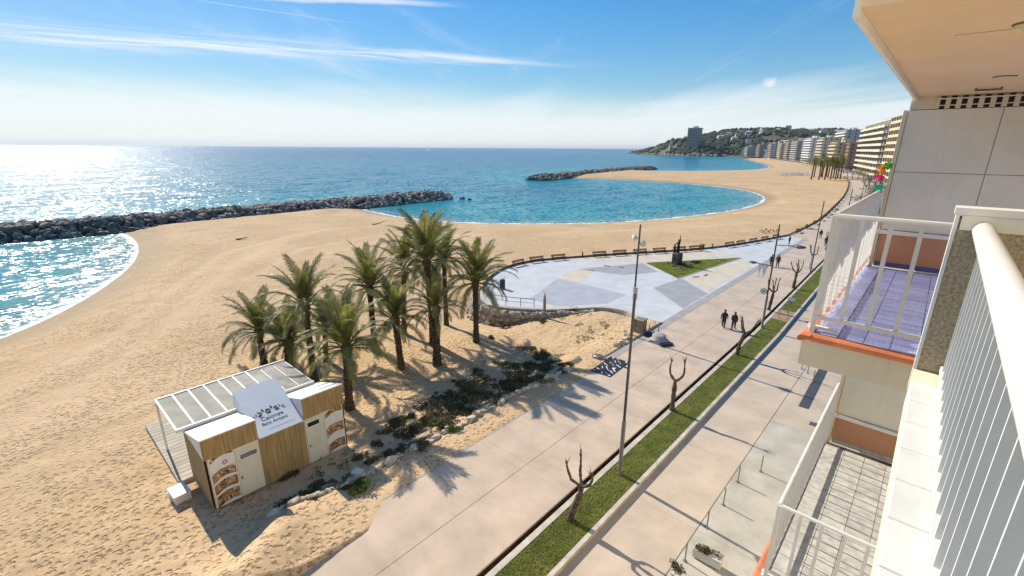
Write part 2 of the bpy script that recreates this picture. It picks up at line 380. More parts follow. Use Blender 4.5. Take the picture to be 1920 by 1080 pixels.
def grid_mesh(name, Z, keep, m, attrs):
    q = np.stack([IDX[:-1, :-1], IDX[:-1, 1:], IDX[1:, 1:], IDX[1:, :-1]], -1)[keep]
    used = np.unique(q); remap = np.full(NXg * NYg, -1); remap[used] = np.arange(len(used))
    V = np.stack([MX.ravel(), MY.ravel(), Z.ravel()], 1)[used]
    me = np_mesh(name, V, remap[q], m, True)
    for k, a in attrs.items():
        at = me.attributes.new(k, 'FLOAT', 'POINT'); at.data.foreach_set('value', a.ravel()[used].astype(np.float32))
    return struct(link(name, me))
def cellmax(a): return np.maximum(np.maximum(a[:-1, :-1], a[:-1, 1:]), np.maximum(a[1:, 1:], a[1:, :-1]))
def cellmin(a): return np.minimum(np.minimum(a[:-1, :-1], a[:-1, 1:]), np.minimum(a[1:, 1:], a[1:, :-1]))
# --- sand
m_sand, n, b = new_mat('sand')
pos = n.add('ShaderNodeNewGeometry').outputs['Position']; sdA = n.attr('shore')
big = n.noise(pos, 0.06, 5, 0.6); mid = n.noise(pos, 0.9, 5, 0.65); fine = n.noise(pos, 9.0, 3, 0.6)
c = n.mix(n.smooth(big, 0.3, 0.7), (0.555, 0.38, 0.21), (0.64, 0.445, 0.262))
c = n.mix(n.math('MULTIPLY', n.smooth(mid, 0.48, 0.74), 0.30), c, (0.40, 0.285, 0.15))
c = n.mix(n.math('MULTIPLY', n.smooth(fine, 0.5, 0.8), 0.25), c, (0.36, 0.26, 0.14))
band = n.noise(pos, 0.22, 3, 0.5, 1.0)
wl_line = n.math('MULTIPLY', n.math('MULTIPLY', n.smooth(band, 0.52, 0.66), n.smooth(sdA, 2.0, 6.0)), n.math('SUBTRACT', 1.0, n.smooth(sdA, 9, 22)))
c = n.mix(n.math('MULTIPLY', wl_line, 0.28), c, (0.30, 0.22, 0.12))
wet = n.math('SUBTRACT', 1.0, n.smooth(n.math('ADD', sdA, n.math('MULTIPLY', n.math('SUBTRACT', band, 0.5), 3.0)), 1.2, 6.5))
c = n.mix(n.math('MULTIPLY', wet, 0.62), c, (0.22, 0.16, 0.085))
spk = n.math('MULTIPLY', n.smooth(n.noise(pos, 3.2, 4, 0.7), 0.54, 0.70), 0.55)
c = n.mix(n.math('MULTIPLY', spk, n.smooth(sdA, 3, 12)), c, (0.25, 0.175, 0.09))
trk = n.math('MULTIPLY', n.smooth(n.noise(pos, 0.35, 4, 0.6, 1.5), 0.58, 0.64), n.math('SUBTRACT', 1.0, n.smooth(n.noise(pos, 0.35, 4, 0.6, 1.5), 0.66, 0.72)))
c = n.mix(n.math('MULTIPLY', trk, 0.22), c, (0.74, 0.56, 0.34))
c = n.mix(n.math('MULTIPLY', n.attr('track'), 0.35), c, (0.66, 0.49, 0.31))
n.l.new(c, b.inputs['Base Color']); b.inputs['Specular IOR Level'].default_value = 0.2
rgh = n.math('SUBTRACT', 0.95, n.math('MULTIPLY', wet, 0.12)); n.l.new(rgh, b.inputs['Roughness'])
dry = n.math('SUBTRACT', 1.0, wet)
vor = n.add('ShaderNodeTexVoronoi', feature='SMOOTH_F1'); vor.inputs['Scale'].default_value = 3.9; vor.inputs['Smoothness'].default_value = 0.5
wv = n.add('ShaderNodeVectorMath', operation='ADD'); n.l.new(pos, wv.inputs[0]); cbn = n.add('ShaderNodeCombineXYZ'); n.l.new(n.math('MULTIPLY', mid, 0.9), cbn.inputs[0]); n.l.new(n.math('MULTIPLY', fine, 0.35), cbn.inputs[1]); n.l.new(cbn.outputs[0], wv.inputs[1]); n.l.new(wv.outputs[0], vor.inputs['Vector'])
trod = n.smooth(n.noise(pos, 0.10, 3, 0.6), 0.40, 0.55)
hh = n.math('ADD', n.math('MULTIPLY', n.smooth(vor.outputs['Distance'], 0.05, 0.5), n.math('ADD', 0.35, n.math('MULTIPLY', trod, 0.65))), n.math('MULTIPLY', mid, 0.8))
trkA = n.attr('track'); b1 = n.bump(n.math('MULTIPLY', hh, n.math('MULTIPLY', dry, n.math('SUBTRACT', 1.0, n.math('MULTIPLY', trkA, 0.8)))), 0.95, 0.11); b2 = n.bump(n.math('MULTIPLY', fine, dry), 0.5, 0.03, b1)
n.l.new(b2, b.inputs['Normal'])
keep = (cellmax(SD) > -60) & (cellmin(MX) > -700) & (cellmin(MY) > -130) & (cellmax(MY) < 1800) & (cellmax(MX) < 0)
# smooth paths worn and raked across the sand
TRK = np.zeros_like(SD)
for pts_, wd_ in (([(520, 455), (430, 500), (350, 570), (280, 640), (140, 730), (-40, 840)], 1.5), ([(620, 430), (420, 470), (330, 530), (230, 610), (90, 690), (-60, 760)], 1.0), ([(900, 440), (700, 445), (560, 470), (470, 520)], 1.0), ([(1480, 445), (1430, 425), (1400, 418), (1300, 425), (1000, 440)], 1.2)):
    w_ = [gp(x, y, -1.0) for x, y in pts_]
    for a_, c_ in zip(w_, w_[1:]):
        ex, ey = c_.x - a_.x, c_.y - a_.y; tt_ = np.clip(((MX - a_.x) * ex + (MY - a_.y) * ey) / (ex * ex + ey * ey), 0, 1); dd_ = np.hypot(MX - a_.x - tt_ * ex, MY - a_.y - tt_ * ey)
        TRK = np.maximum(TRK, np.exp(-(dd_ / wd_) ** 2) * (0.5 + 0.5 * lattice_noise(MX, MY, 3.0, 21)))
grid_mesh('beach_sand', SH, keep, m_sand, {'shore': np.clip(SD, -60, 60), 'track': TRK})
# --- sea
m_sea, n, b = new_mat('sea_water')
pos = n.add('ShaderNodeNewGeometry').outputs['Position']; sdA = n.attr('shore')     # negative offshore
off = n.math('MULTIPLY', sdA, -1.0)
mott = n.noise(pos, 0.02, 4, 0.6, 0.5)
cw = n.mix(n.smooth(n.math('ADD', off, n.math('MULTIPLY', n.math('SUBTRACT', mott, 0.5), 60)), 2, 95), (0.016, 0.245, 0.285), (0.006, 0.15, 0.225))
cw = n.mix(n.smooth(off, 60, 900), cw, (0.005, 0.085, 0.19))
shal = n.math('SUBTRACT', 1.0, n.smooth(off, 0.4, 13.0)); cw = n.mix(n.math('MULTIPLY', shal, 0.55), cw, (0.17, 0.24, 0.23))
weed = n.math('MULTIPLY', n.smooth(n.noise(pos, 0.07, 4, 0.6, 0.8), 0.60, 0.70), n.math('MULTIPLY', n.smooth(off, 4, 9), n.math('SUBTRACT', 1.0, n.smooth(off, 14, 26))))
cw = n.mix(n.math('MULTIPLY', weed, 0.6), cw, (0.02, 0.06, 0.08))
mpw = n.add('ShaderNodeMapping'); mpw.inputs['Rotation'].default_value = (0, 0, R(12)); mpw.inputs['Scale'].default_value = (1.0, 0.45, 1.0); n.l.new(pos, mpw.inputs['Vector'])
w1 = n.noise(mpw.outputs[0], 0.16, 5, 0.62, 0.3); w2 = n.noise(mpw.outputs[0], 0.9, 4, 0.62, 0.2)
fo = n.noise(pos, 0.32, 5, 0.65, 0.6); fo2 = n.noise(pos, 1.6, 5, 0.7, 0.6)
edge_off = n.math('ADD', off, n.math('MULTIPLY', n.math('SUBTRACT', fo, 0.5), 5.0))
foam = n.math('MULTIPLY', n.math('SUBTRACT', 1.0, n.smooth(edge_off, 0.45, 1.25)), n.smooth(fo2, 0.30, 0.46))
wash = n.math('MULTIPLY', n.math('MULTIPLY', n.math('SUBTRACT', 1.0, n.smooth(edge_off, 2.5, 6.5)), n.smooth(fo2, 0.54, 0.64)), 0.8)
foam = n.math('MAXIMUM', foam, wash)
n.l.new(n.mix(foam, cw, (0.82, 0.85, 0.86)), b.inputs['Base Color'])
n.l.new(n.math('ADD', n.math('MULTIPLY', foam, 0.5), 0.22), b.inputs['Roughness']); b.inputs['IOR'].default_value = 1.33; b.inputs['Specular IOR Level'].default_value = 0.22
def slope(vec, scale, amt, detail):
    t = n.add('ShaderNodeTexNoise'); t.inputs['Scale'].default_value = scale; t.inputs['Detail'].default_value = detail; t.inputs['Roughness'].default_value = 0.6; n.l.new(vec, t.inputs['Vector'])
    a = n.add('ShaderNodeVectorMath', operation='SUBTRACT'); n.l.new(t.outputs['Color'], a.inputs[0]); a.inputs[1].default_value = (0.5, 0.5, 0.5)
    s = n.add('ShaderNodeVectorMath', operation='MULTIPLY'); n.l.new(a.outputs[0], s.inputs[0]); s.inputs[1].default_value = (amt, amt, 0); return s.outputs[0]
def vadd(a, b_):
    s = n.add('ShaderNodeVectorMath', operation='ADD'); n.l.new(a, s.inputs[0])
    if isinstance(b_, tuple): s.inputs[1].default_value = b_
    else: n.l.new(b_, s.inputs[1])
    return s.outputs[0]
wave_n = vadd(vadd(slope(mpw.outputs[0], 0.16, 0.7, 3), slope(mpw.outputs[0], 1.4, 1.9, 4)), (0, 0, 1))
nrmz = n.add('ShaderNodeVectorMath', operation='NORMALIZE'); n.l.new(wave_n, nrmz.inputs[0]); n.l.new(nrmz.outputs[0], b.inputs['Normal'])
SZ = np.full_like(SH, SEA) + np.where(SD > 0, 0, 0)
keep = (cellmin(SD) < 2.5)
grid_mesh('sea', SZ, keep, m_sea, {'shore': np.clip(SD, -2000, 20)})

# --- paved levels
def shift(Y): return -0.022 * max(0.0, Y - 45.0) if Y < 100 else -1.21 + 0.0 * Y
m_grout = mat('dark_joint', (0.17, 0.145, 0.11), 0.9, 0.2, 3, world=True)
m_slab = mat('promenade_concrete', (0.545, 0.425, 0.325), 0.85, 0.10, 0.55, 0.25, 22, world=True, bdist=0.006, c2=(0.44, 0.35, 0.265), grime=(0.30, (0.12, 0.5, 1), 1.3))
m_border = mat('grey_paving', (0.36, 0.335, 0.31), 0.85, 0.12, 1.2, 0.3, 25, world=True, bdist=0.006)
m_pave = mat('pavement_concrete', (0.52, 0.415, 0.315), 0.85, 0.10, 0.6, 0.25, 22, world=True, bdist=0.006, c2=(0.44, 0.355, 0.275), grime=(0.28, (0.4, 0.15, 1), 1.5))
m_pave2 = mat('pavement_grey_concrete', (0.46, 0.42, 0.345), 0.85, 0.12, 0.7, 0.3, 18, world=True, bdist=0.006, grime=(0.32, (0.4, 0.15, 1), 1.5))
m_kerb = mat('kerb_concrete', (0.52, 0.46, 0.38), 0.85, 0.15, 1.6, 0.3, 20, world=True, bdist=0.008)
FAR_L = [(-18.2, 100), (-20.1, 104), (-20.3, 128), (-22.4, 161), (-26.7, 213), (-34.7, 283), (-44, 348), (-62, 420)]
prom = MB()
ys = [-14, 10, 30, 45, 60, 80, 100]
prom.quad(*([(-17.42, y, -0.02) for y in ys][::-1] + [(-10.47 + shift(y), y, -0.02) for y in ys]))
far_r = [(float(town_x(y)) + 0.0, y) for _, y in FAR_L]
prom.quad(*([(x, y, -0.004) for x, y in FAR_L][::-1] + [(x, y, -0.004) for x, y in far_r]))
promenade = struct(prom.build('promenade', m_grout))
promenade.data.materials.append(m_slab); promenade.data.polygons[1].material_index = 1
y = -12.0
while y < 99.5:
    y1 = min(y + 14.0, 100); g_ = 0.004
    for xa, xb in ((-16.6, -13.345), (-13.325, -10.47)):
        pr = MB(); s0 = shift(y) if xb > -11 else 0; s1_ = shift(y1) if xb > -11 else 0
        pr.prism([(xa + g_, y + g_), (xb + s0 - g_, y + g_), (xb + s1_ - g_, y1 - g_), (xa + g_, y1 - g_)], -0.10, 0.0)
        pr.build('slab', m_slab, promenade)
    MB().prism([(-17.42, y + g_), (-16.62, y + g_), (-16.62, y1 - g_), (-17.42, y1 - g_)], -0.10, 0.002).build('border_slab', m_border, promenade)
    y = y1
# strip of lawn with kerbs and the lower pavement
def ribbon(xa, xb, z0, z1, ys):
    mb = MB(); i = 0
    for y in ys:
        s = shift(y); mb.v += [(xa + s, y, z0), (xb + s, y, z0), (xb + s, y, z1), (xa + s, y, z1)]
    for k in range(len(ys) - 1):
        a = 4 * k; c = a + 4
        for j in range(4): mb.f.append((a + j, a + (j + 1) % 4, c + (j + 1) % 4, c + j))
    mb.f.append((3, 2, 1, 0)); e = 4 * (len(ys) - 1); mb.f.append((e, e + 1, e + 2, e + 3)); return mb
ysl = [-14, 0, 15, 30, 45, 60, 75, 90, 100, 112, 130]
m_soil = mat('lawn_soil', (0.09, 0.10, 0.03), 0.95, 0.3, 1.4, 0.5, 14, world=True, bdist=0.03, c2=(0.05, 0.07, 0.018))
struct(ribbon(-10.47, -10.26, -0.9, -0.34, ysl).build('step_shade_strip', mat('step_shade_dark', (.03, .027, .024), .9, .2, 3)))  # near-black colour paints in the shadow of the step beside the promenade
struct(ribbon(-10.255, -9.98, -0.9, -0.085, ysl).build('kerb', m_kerb))
struct(ribbon(-8.47, -8.27, -0.9, -0.075, ysl).build('kerb', m_kerb))
lawn = struct(ribbon(-9.978, -8.472, -0.9, -0.12, ysl).build('lawn_strip', m_soil))
PZ = -0.31
pv = struct(MB().quad((-8.27, -14, PZ - 0.02), (6, -14, PZ - 0.02), (6, 130, PZ - 0.02), (-10.4, 130, PZ - 0.02), (-8.6, 60, PZ - 0.02), (-8.27, 45, PZ - 0.02)).build('pavement', m_grout))
y = -12.0
while y < 100:
    y1 = y + 6.0; s0, s1_ = shift(y), shift(y1)
    MB().prism([(-8.26 + s0, y + .004), (-5.12, y + .004), (-5.12, y1 - .004), (-8.26 + s1_, y1 - .004)], PZ - 0.10, PZ).build('slab', m_pave, pv)
    grey = y < 29 and y > 9
    MB().prism([(-5.085, y + .004), (-0.5, y + .004), (-0.5, y1 - .004), (-5.085, y1 - .004)], PZ - 0.10, PZ - 0.002).build('slab', m_pave2 if grey else m_pave, pv)
    y = y1
m_ground = mat('town_ground', (0.30, 0.27, 0.23), 0.95, 0.2, 0.05, world=True)
tg = [(float(town_x(y)) + (0.0 if y > 105 else 4.0), y) for y in (112, 128, 161, 213, 283, 348, 420, 514, 700, 1100, 1450, 1700)]
struct(MB().quad(*([(x, y, -0.45) for x, y in tg][::-1] + [(6.2, 112, -0.45), (6.2, -14, -0.45), (900, -14, -0.45), (900, 1700, -0.45)][0:0] + [(900, 112, -0.45), (900, 1700, -0.45)])).build('town_ground', m_ground))

# --- plaza
BE = [(-35.2, 33.9), (-38.1, 36.8), (-40.4, 40.2), (-42.3, 44.5), (-42.7, 48.8), (-41.4, 53.5), (-36.1, 63.2), (-27.8, 77), (-23.8, 88.2), (-20.3, 102.3)]
WE = [(-33.2, 33.0), (-30.7, 33.8), (-27.6, 36.2), (-25.8, 38.4), (-24.0, 40.5), (-21.7, 41.2), (-19.4, 40.1), (-17.44, 38.0)]
def cat_rom(P, n=5, closed=False):
    out = []; P = [Vector((p[0], p[1], 0)) for p in P]
    for i in range(len(P) - 1):
        p0 = P[max(i - 1, 0)]; p1 = P[i]; p2 = P[i + 1]; p3 = P[min(i + 2, len(P) - 1)]
        for k in range(n):
            t = k / n; out.append(tuple((0.5 * (2 * p1 + (p2 - p0) * t + (2 * p0 - 5 * p1 + 4 * p2 - p3) * t * t + (3 * p1 - p0 - 3 * p2 + p3) * t ** 3)).xy))
    out.append(tuple(P[-1].xy)); return out
edge_beach = cat_rom(BE, 5); edge_wall = cat_rom(WE, 5)
outline = edge_beach[::-1] + edge_wall + [(-17.44, 100.0)]
m_plaza = mat('plaza_paving', (0.54, 0.55, 0.56), 0.8, 0.07, 0.5, 0.2, 25, world=True, bdist=0.005, grime=(0.2, (0.3, 0.12, 1), 0.9))
m_pl_grey = mat('plaza_grey_paving', (0.40, 0.41, 0.45), 0.8, 0.08, 0.6, 0.2, 25, world=True, bdist=0.005)
m_pl_grey2 = mat('plaza_dark_grey_paving', (0.34, 0.34, 0.35), 0.8, 0.08, 0.6, 0.2, 25, world=True, bdist=0.005)
m_pl_sand = mat('plaza_cream_paving', (0.60, 0.52, 0.40), 0.8, 0.08, 0.6, 0.2, 25, world=True, bdist=0.005)
plaza = struct(MB().prism(outline, -0.7, 0.0).build('plaza', m_plaza))
def field(poly, m, dz=0.004): MB().sheet(poly, dz).build('paving_field', m, plaza)
field([(-31.3, 37.4), (-34.2, 46.3), (-24.3, 46.3), (-24.2, 42.0), (-27.4, 37.6)], m_pl_grey)
field([(-34.3, 46.5), (-35.5, 51.6), (-32.8, 53.0), (-31.0, 46.5)], m_pl_sand)
field([(-35.1, 52.0), (-30.2, 61.6), (-26.2, 58.4), (-28.8, 53.7)], m_pl_grey2)
field([(-23.3, 50.9), (-22.6, 57.4), (-17.6, 53.0), (-17.6, 46.1)], m_pl_grey2)
field([(-29.9, 62.3), (-40.6, 54.4), (-36.0, 62.6), (-28.2, 75.8), (-20.9, 77.0)], m_pl_sand)
field([(-22.3, 57.6), (-18.0, 53.8), (-17.7, 71.0), (-20.6, 74.0)], m_pl_sand)
rim = MB(); k_ = edge_wall[2:-3]
def strip_along(path, w, z0, z1):
    mb = MB(); P = [Vector((p[0], p[1], 0)) for p in path]
    for i, p in enumerate(P):
        d = (P[min(i + 1, len(P) - 1)] - P[max(i - 1, 0)]).normalized(); nrm = Vector((-d.y, d.x, 0)) * w / 2
        a, c = p + nrm, p - nrm; mb.v += [(c.x, c.y, z0), (a.x, a.y, z0), (a.x, a.y, z1), (c.x, c.y, z1)]
    for k in range(len(P) - 1):
        a = 4 * k; c = a + 4
        for j in range(4): mb.f.append((a + j, c + j, c + (j + 1) % 4, a + (j + 1) % 4))
    mb.f.append((0, 1, 2, 3)); e = 4 * (len(P) - 1); mb.f.append((e + 3, e + 2, e + 1, e)); return mb
strip_along(edge_beach[::-1] + edge_wall[:-2], 0.42, -0.75, 0.06).build('rim_kerb', m_kerb, plaza)
m_lawn2 = mat('plaza_lawn', (0.12, 0.17, 0.022), 0.95, 0.3, 0.8, 0.6, 9, world=True, bdist=0.05, c2=(0.07, 0.115, 0.015))
struct(MB().prism([(-29.7, 61.9), (-23.0, 57.1), (-20.9, 74.8)], -0.2, 0.07).build('plaza_lawn', m_lawn2))
# lawn kerb along the plaza triangle
struct(strip_along([(-20.75, 75.2), (-22.95, 56.8), (-29.95, 61.8)], 0.16, -0.2, 0.055).build('kerb', m_kerb))

# --- grass blades (nobody could count them)
def blades(name, spots, hmin, hmax, w, m, label, cat):
    N = len(spots); a = prs.rand(N) * 6.283; hh = hmin + (hmax - hmin) * prs.rand(N); lean = (prs.rand(N, 2) - 0.5) * 0.8 * hh[:, None]
    S = np.array(spots); dxy = np.stack([np.cos(a), np.sin(a)], 1) * w
    v = np.zeros((N, 3, 3)); v[:, 0] = S; v[:, 1] = S; v[:, 2] = S
    v[:, 0, :2] += dxy; v[:, 1, :2] -= dxy; v[:, 2, :2] += lean; v[:, 2, 2] += hh
    me = np_mesh(name, v.reshape(-1, 3), np.arange(N * 3).reshape(-1, 3), m)
    return tag(link(name, me), label, cat, kind='stuff')
m_blade = mat('grass_blade', (0.37, 0.36, 0.08), 0.8, 0.35, 0.9, world=True, trans=0.35, c2=(0.20, 0.235, 0.04))
sp = []
for _ in range(42000):
    y = 4 + 86 * rnd.random() ** 1.7; sp.append((rnd.uniform(-9.96, -8.49) + shift(y), y, -0.122))
sp = [s for s in sp if not (49.4 < s[1] < 53.2)]
blades('grass', sp, 0.05, 0.15, 0.016, m_blade, 'short green turf of the long strip between promenade and pavement', 'grass')
sp = []
A_, B_, C_ = Vector((-29.7, 61.9, 0)), Vector((-23.0, 57.1, 0)), Vector((-20.9, 74.8, 0))
for _ in range(12000):
    u, v = rnd.random(), rnd.random()
    if u + v > 1: u, v = 1 - u, 1 - v
    p = A_ + (B_ - A_) * u + (C_ - A_) * v; sp.append((p.x, p.y, 0.068))
blades('grass', sp, 0.06, 0.14, 0.03, m_blade, 'bright green turf on the triangular plaza lawn round the statue', 'grass')

# ================================================================== ROCKS
m_rock = mat('breakwater_rock', (0.20, 0.175, 0.145), 0.9, 0.5, 0.22, 0.6, 3.0, objrand=0.9, bdist=0.15, c2=(0.06, 0.052, 0.045))
m_wallstone = mat('wall_stone', (0.40, 0.35, 0.28), 0.9, 0.35, 1.6, 0.6, 6.0, objrand=0.5, bdist=0.05)
m_pale = mat('pale_border_stone', (0.52, 0.45, 0.34), 0.9, 0.3, 1.6, 0.6, 6.0, objrand=0.35, bdist=0.05)
m_core = mat('breakwater_core', (0.12, 0.11, 0.095), 0.95, 0.4, 0.5, 0.8, 1.5, world=True, bdist=0.3)
m_crest = mat('breakwater_crest', (0.33, 0.29, 0.22), 0.9, 0.35, 0.4, 0.6, 2.0, world=True, bdist=0.2)
ROCKS = [stone_mesh(100 + i, m_rock, 0.85, 16) for i in range(10)]
WSTONES = [stone_mesh(200 + i, m_wallstone, 0.9, 16) for i in range(8)]
PSTONES = [stone_mesh(300 + i, m_pale, 0.8, 15) for i in range(8)]
def mesh_arrays(me):
    v = np.zeros(len(me.vertices) * 3); me.vertices.foreach_get('co', v); me.calc_loop_triangles()
    t = np.zeros(len(me.loop_triangles) * 3, np.int32); me.loop_triangles.foreach_get('vertices', t); return v.reshape(-1, 3), t.reshape(-1, 3)
def merge_instances(name, items, m):
    """items: (mesh arrays, Matrix) joined into one mesh"""
    VV, FF, o = [], [], 0
    for (v, t), M in items:
        A = np.array(M); VV.append(v @ A[:3, :3].T + A[:3, 3]); FF.append(t + o); o += len(v)
    return np_mesh(name, np.concatenate(VV), np.concatenate(FF), m)
RARR = [mesh_arrays(r) for r in ROCKS]
def breakwater(label, axis, half, top, size, nchild, total, seed):
    r = random.Random(seed); P = [Vector((x, y, 0)) for x, y in axis]
    seg = [(P[i + 1] - P[i]).length for i in range(len(P) - 1)]; L = sum(seg)
    base = P[0].copy(); base.z = SEA
    root = thing('breakwater', label, 'breakwater', base)
    def at(s):
        i = 0
        while i < len(seg) - 1 and s > seg[i]: s -= seg[i]; i += 1
        d = (P[i + 1] - P[i]).normalized(); return P[i] + d * s, d
    core = MB(); N = 40; prof = [(-half, SEA - 1.5), (-half * 0.42, top - 0.9), (half * 0.42, top - 0.9), (half, SEA - 1.5)]
    for k in range(N + 1):
        p, d = at(L * k / N); nn = Vector((d.y, -d.x, 0)); tp = min(1, (N - k) / 2.0 + 0.25)
        for w, z in prof: q = p + nn * w * (0.6 + 0.4 * tp); core.v.append((q.x - base.x, q.y - base.y, (z - SEA) * (0.8 + 0.2 * tp)))
    for k in range(N):
        for j in range(3): a = 4 * k + j; core.f.append((a, a + 1, a + 5, a + 4))
    core.f.append((0, 1, 2, 3)); core.f.append(tuple(4 * N + j for j in (3, 2, 1, 0)))
    core.build('rubble_core', m_core, root)
    cand = []
    for i in range(total):
        s = r.uniform(-0.01, 1.0) * L; p, d = at(max(0, s)); nn = Vector((d.y, -d.x, 0)); w = r.uniform(-1, 1)
        endt = min(1, (L - s) / 6.0); ww = w * half * (0.55 + 0.45 * endt)
        z = (top - 0.35) if abs(w) < 0.40 else SEA - 0.2 + (top - SEA - 0.1) * (1 - (abs(w) - 0.40) / 0.60)
        if endt < 1: z = SEA + (z - SEA) * (0.55 + 0.45 * endt)
        sz = size * r.uniform(0.6, 1.35) * (0.75 if abs(w) < 0.4 else 1)
        q = p + nn * ww; M = Matrix.Translation((q.x - base.x, q.y - base.y, z - SEA)) @ Euler((r.uniform(-.6, .6), r.uniform(-.6, .6), r.uniform(0, 6.28))).to_matrix().to_4x4() @ Matrix.Diagonal((sz, sz, sz, 1))
        k = (q - Vector((0, 0, 0))).length; show = (w > -0.1)        # landward face shows
        cand.append((0 if show else 1, k - 8 * sz, M, r.randrange(len(ROCKS))))
    cand.sort(key=lambda c: (c[0], c[1]))
    for c in cand[:nchild]:
        o = link('stone', ROCKS[c[3]], root); o.matrix_local = c[2]
    me = merge_instances('stones', [(RARR[c[3]], c[2]) for c in cand[nchild:]], m_rock)
    tag(link('stones', me, root), kind='stuff')
    return root
breakwater('long dark rock breakwater running behind the near beach to the left edge', [(-141, -46), (-141, 0), (-138.5, 35), (-140, 80), (-142, 117.5)], 8.4, 0.15, 1.75, 300, 2800, 5)
breakwater('farther rock breakwater shielding the second cove beyond the sand spit', [(-208, 418), (-207, 405), (-200, 350), (-190, 285), (-180, 217)], 9.5, 0.3, 2.3, 120, 1700, 9)
# a few loose rocks at the tip and by the beach
for i, (px, py, z, s, lab) in enumerate([(866, 373, SEA, 2.2, 'dark rock awash just off the tip of the long breakwater'), (880, 374.5, SEA, 1.6, 'smaller outer rock awash off the tip of the long breakwater'),
        (515, 407, -1.4, 0.9, 'dark stone lying on sand below the middle of the long breakwater'), (608, 412, -1.2, 0.8, 'lone dark stone on the sand spit right of the breakwater middle'), (440, 411.5, -1.6, 1.2, 'dark stone at the left foot of the long breakwater sand')]):
    p = gp(px, py, z); o = link('beach_rock', ROCKS[i], None, (p.x, p.y, p.z), (0.2, 0.1, i), s); tag(o, lab, 'rock', 'loose rocks by the breakwater')
# plaza retaining wall of boulders
r = random.Random(12)
wp = cat_rom([(-38.6, 36.6), (-36.6, 34.2), (-34.2, 32.4), (-30.6, 33.1), (-27.4, 35.5), (-25.5, 37.7), (-24.2, 39.6)], 8)
wall_root = thing('boulder_wall', 'curved boulder retaining wall holding up the rounded end of the plaza', 'wall', (-31, 34, ground_z(-31, 33)))
off = wall_root.location
for row in range(4):
    i = row % 2
    s = 0.0
    k = 0.0
    while k < len(wp) - 1:
        a = Vector((*wp[int(k)], 0)); d = (Vector((*wp[min(int(k) + 1, len(wp) - 1)], 0)) - a).normalized()
        t = k / (len(wp) - 1)
        z = -0.42 - row * 0.55
        gz = ground_z(a.x, a.y)
        if z > gz - 0.3:
            sz = r.uniform(1.0, 1.5); out_ = Vector((d.y, -d.x, 0)) * (0.12 + 0.16 * row)
            o = link('stone', WSTONES[r.randrange(8)], wall_root, (a.x + out_.x - off.x, a.y + out_.y - off.y, z - off.z + r.uniform(-.08, .08)), (r.uniform(-.4, .4), r.uniform(-.4, .4), math.atan2(d.y, d.x) + r.uniform(-.4, .4)), (sz * 0.85, sz * 0.75, sz * 0.8))
        k += r.uniform(0.75, 1.15)
strip_along([(p[0] + 0.12, p[1] + 0.35) for p in wp], 0.7, -2.0, -0.12).build('mortar_core', m_core, wall_root, off=off)
# low stone border between planting and promenade
bp = cat_rom([(-19.6, 5.6), (-19.2, 7.2), (-18.9, 8.7), (-18.8, 10.4), (-18.85, 12.4), (-18.75, 14.7), (-18.6, 16.8), (-18.7, 19.2), (-18.6, 22.2), (-18.3, 24.6), (-18.0, 26.3)], 9)
br = thing('stone_border', 'low border of pale rough stones edging the planting beside the promenade', 'stone border', (-18.8, 14, ground_z(-18.8, 14)))
off = br.location; k = 0.0
while k < len(bp) - 1:
    a = bp[int(k)]; b_ = bp[min(int(k) + 1, len(bp) - 1)]; ang = math.atan2(b_[1] - a[1], b_[0] - a[0]); big = r.random() < 0.3
    sz = r.uniform(0.5, 0.8) if big else r.uniform(0.22, 0.45); x, y = a[0] + r.uniform(-.15, .15), a[1] + r.uniform(-.1, .1)
    link('stone', PSTONES[r.randrange(8)], br, (x - off.x, y - off.y, ground_z(x, y) + sz * 0.12 - off.z), (r.uniform(-.3, .3), r.uniform(-.3, .3), ang + r.uniform(-.5, .5)), (sz, sz * 0.8, sz * 0.75))
    k += 1.05 if big else 0.75

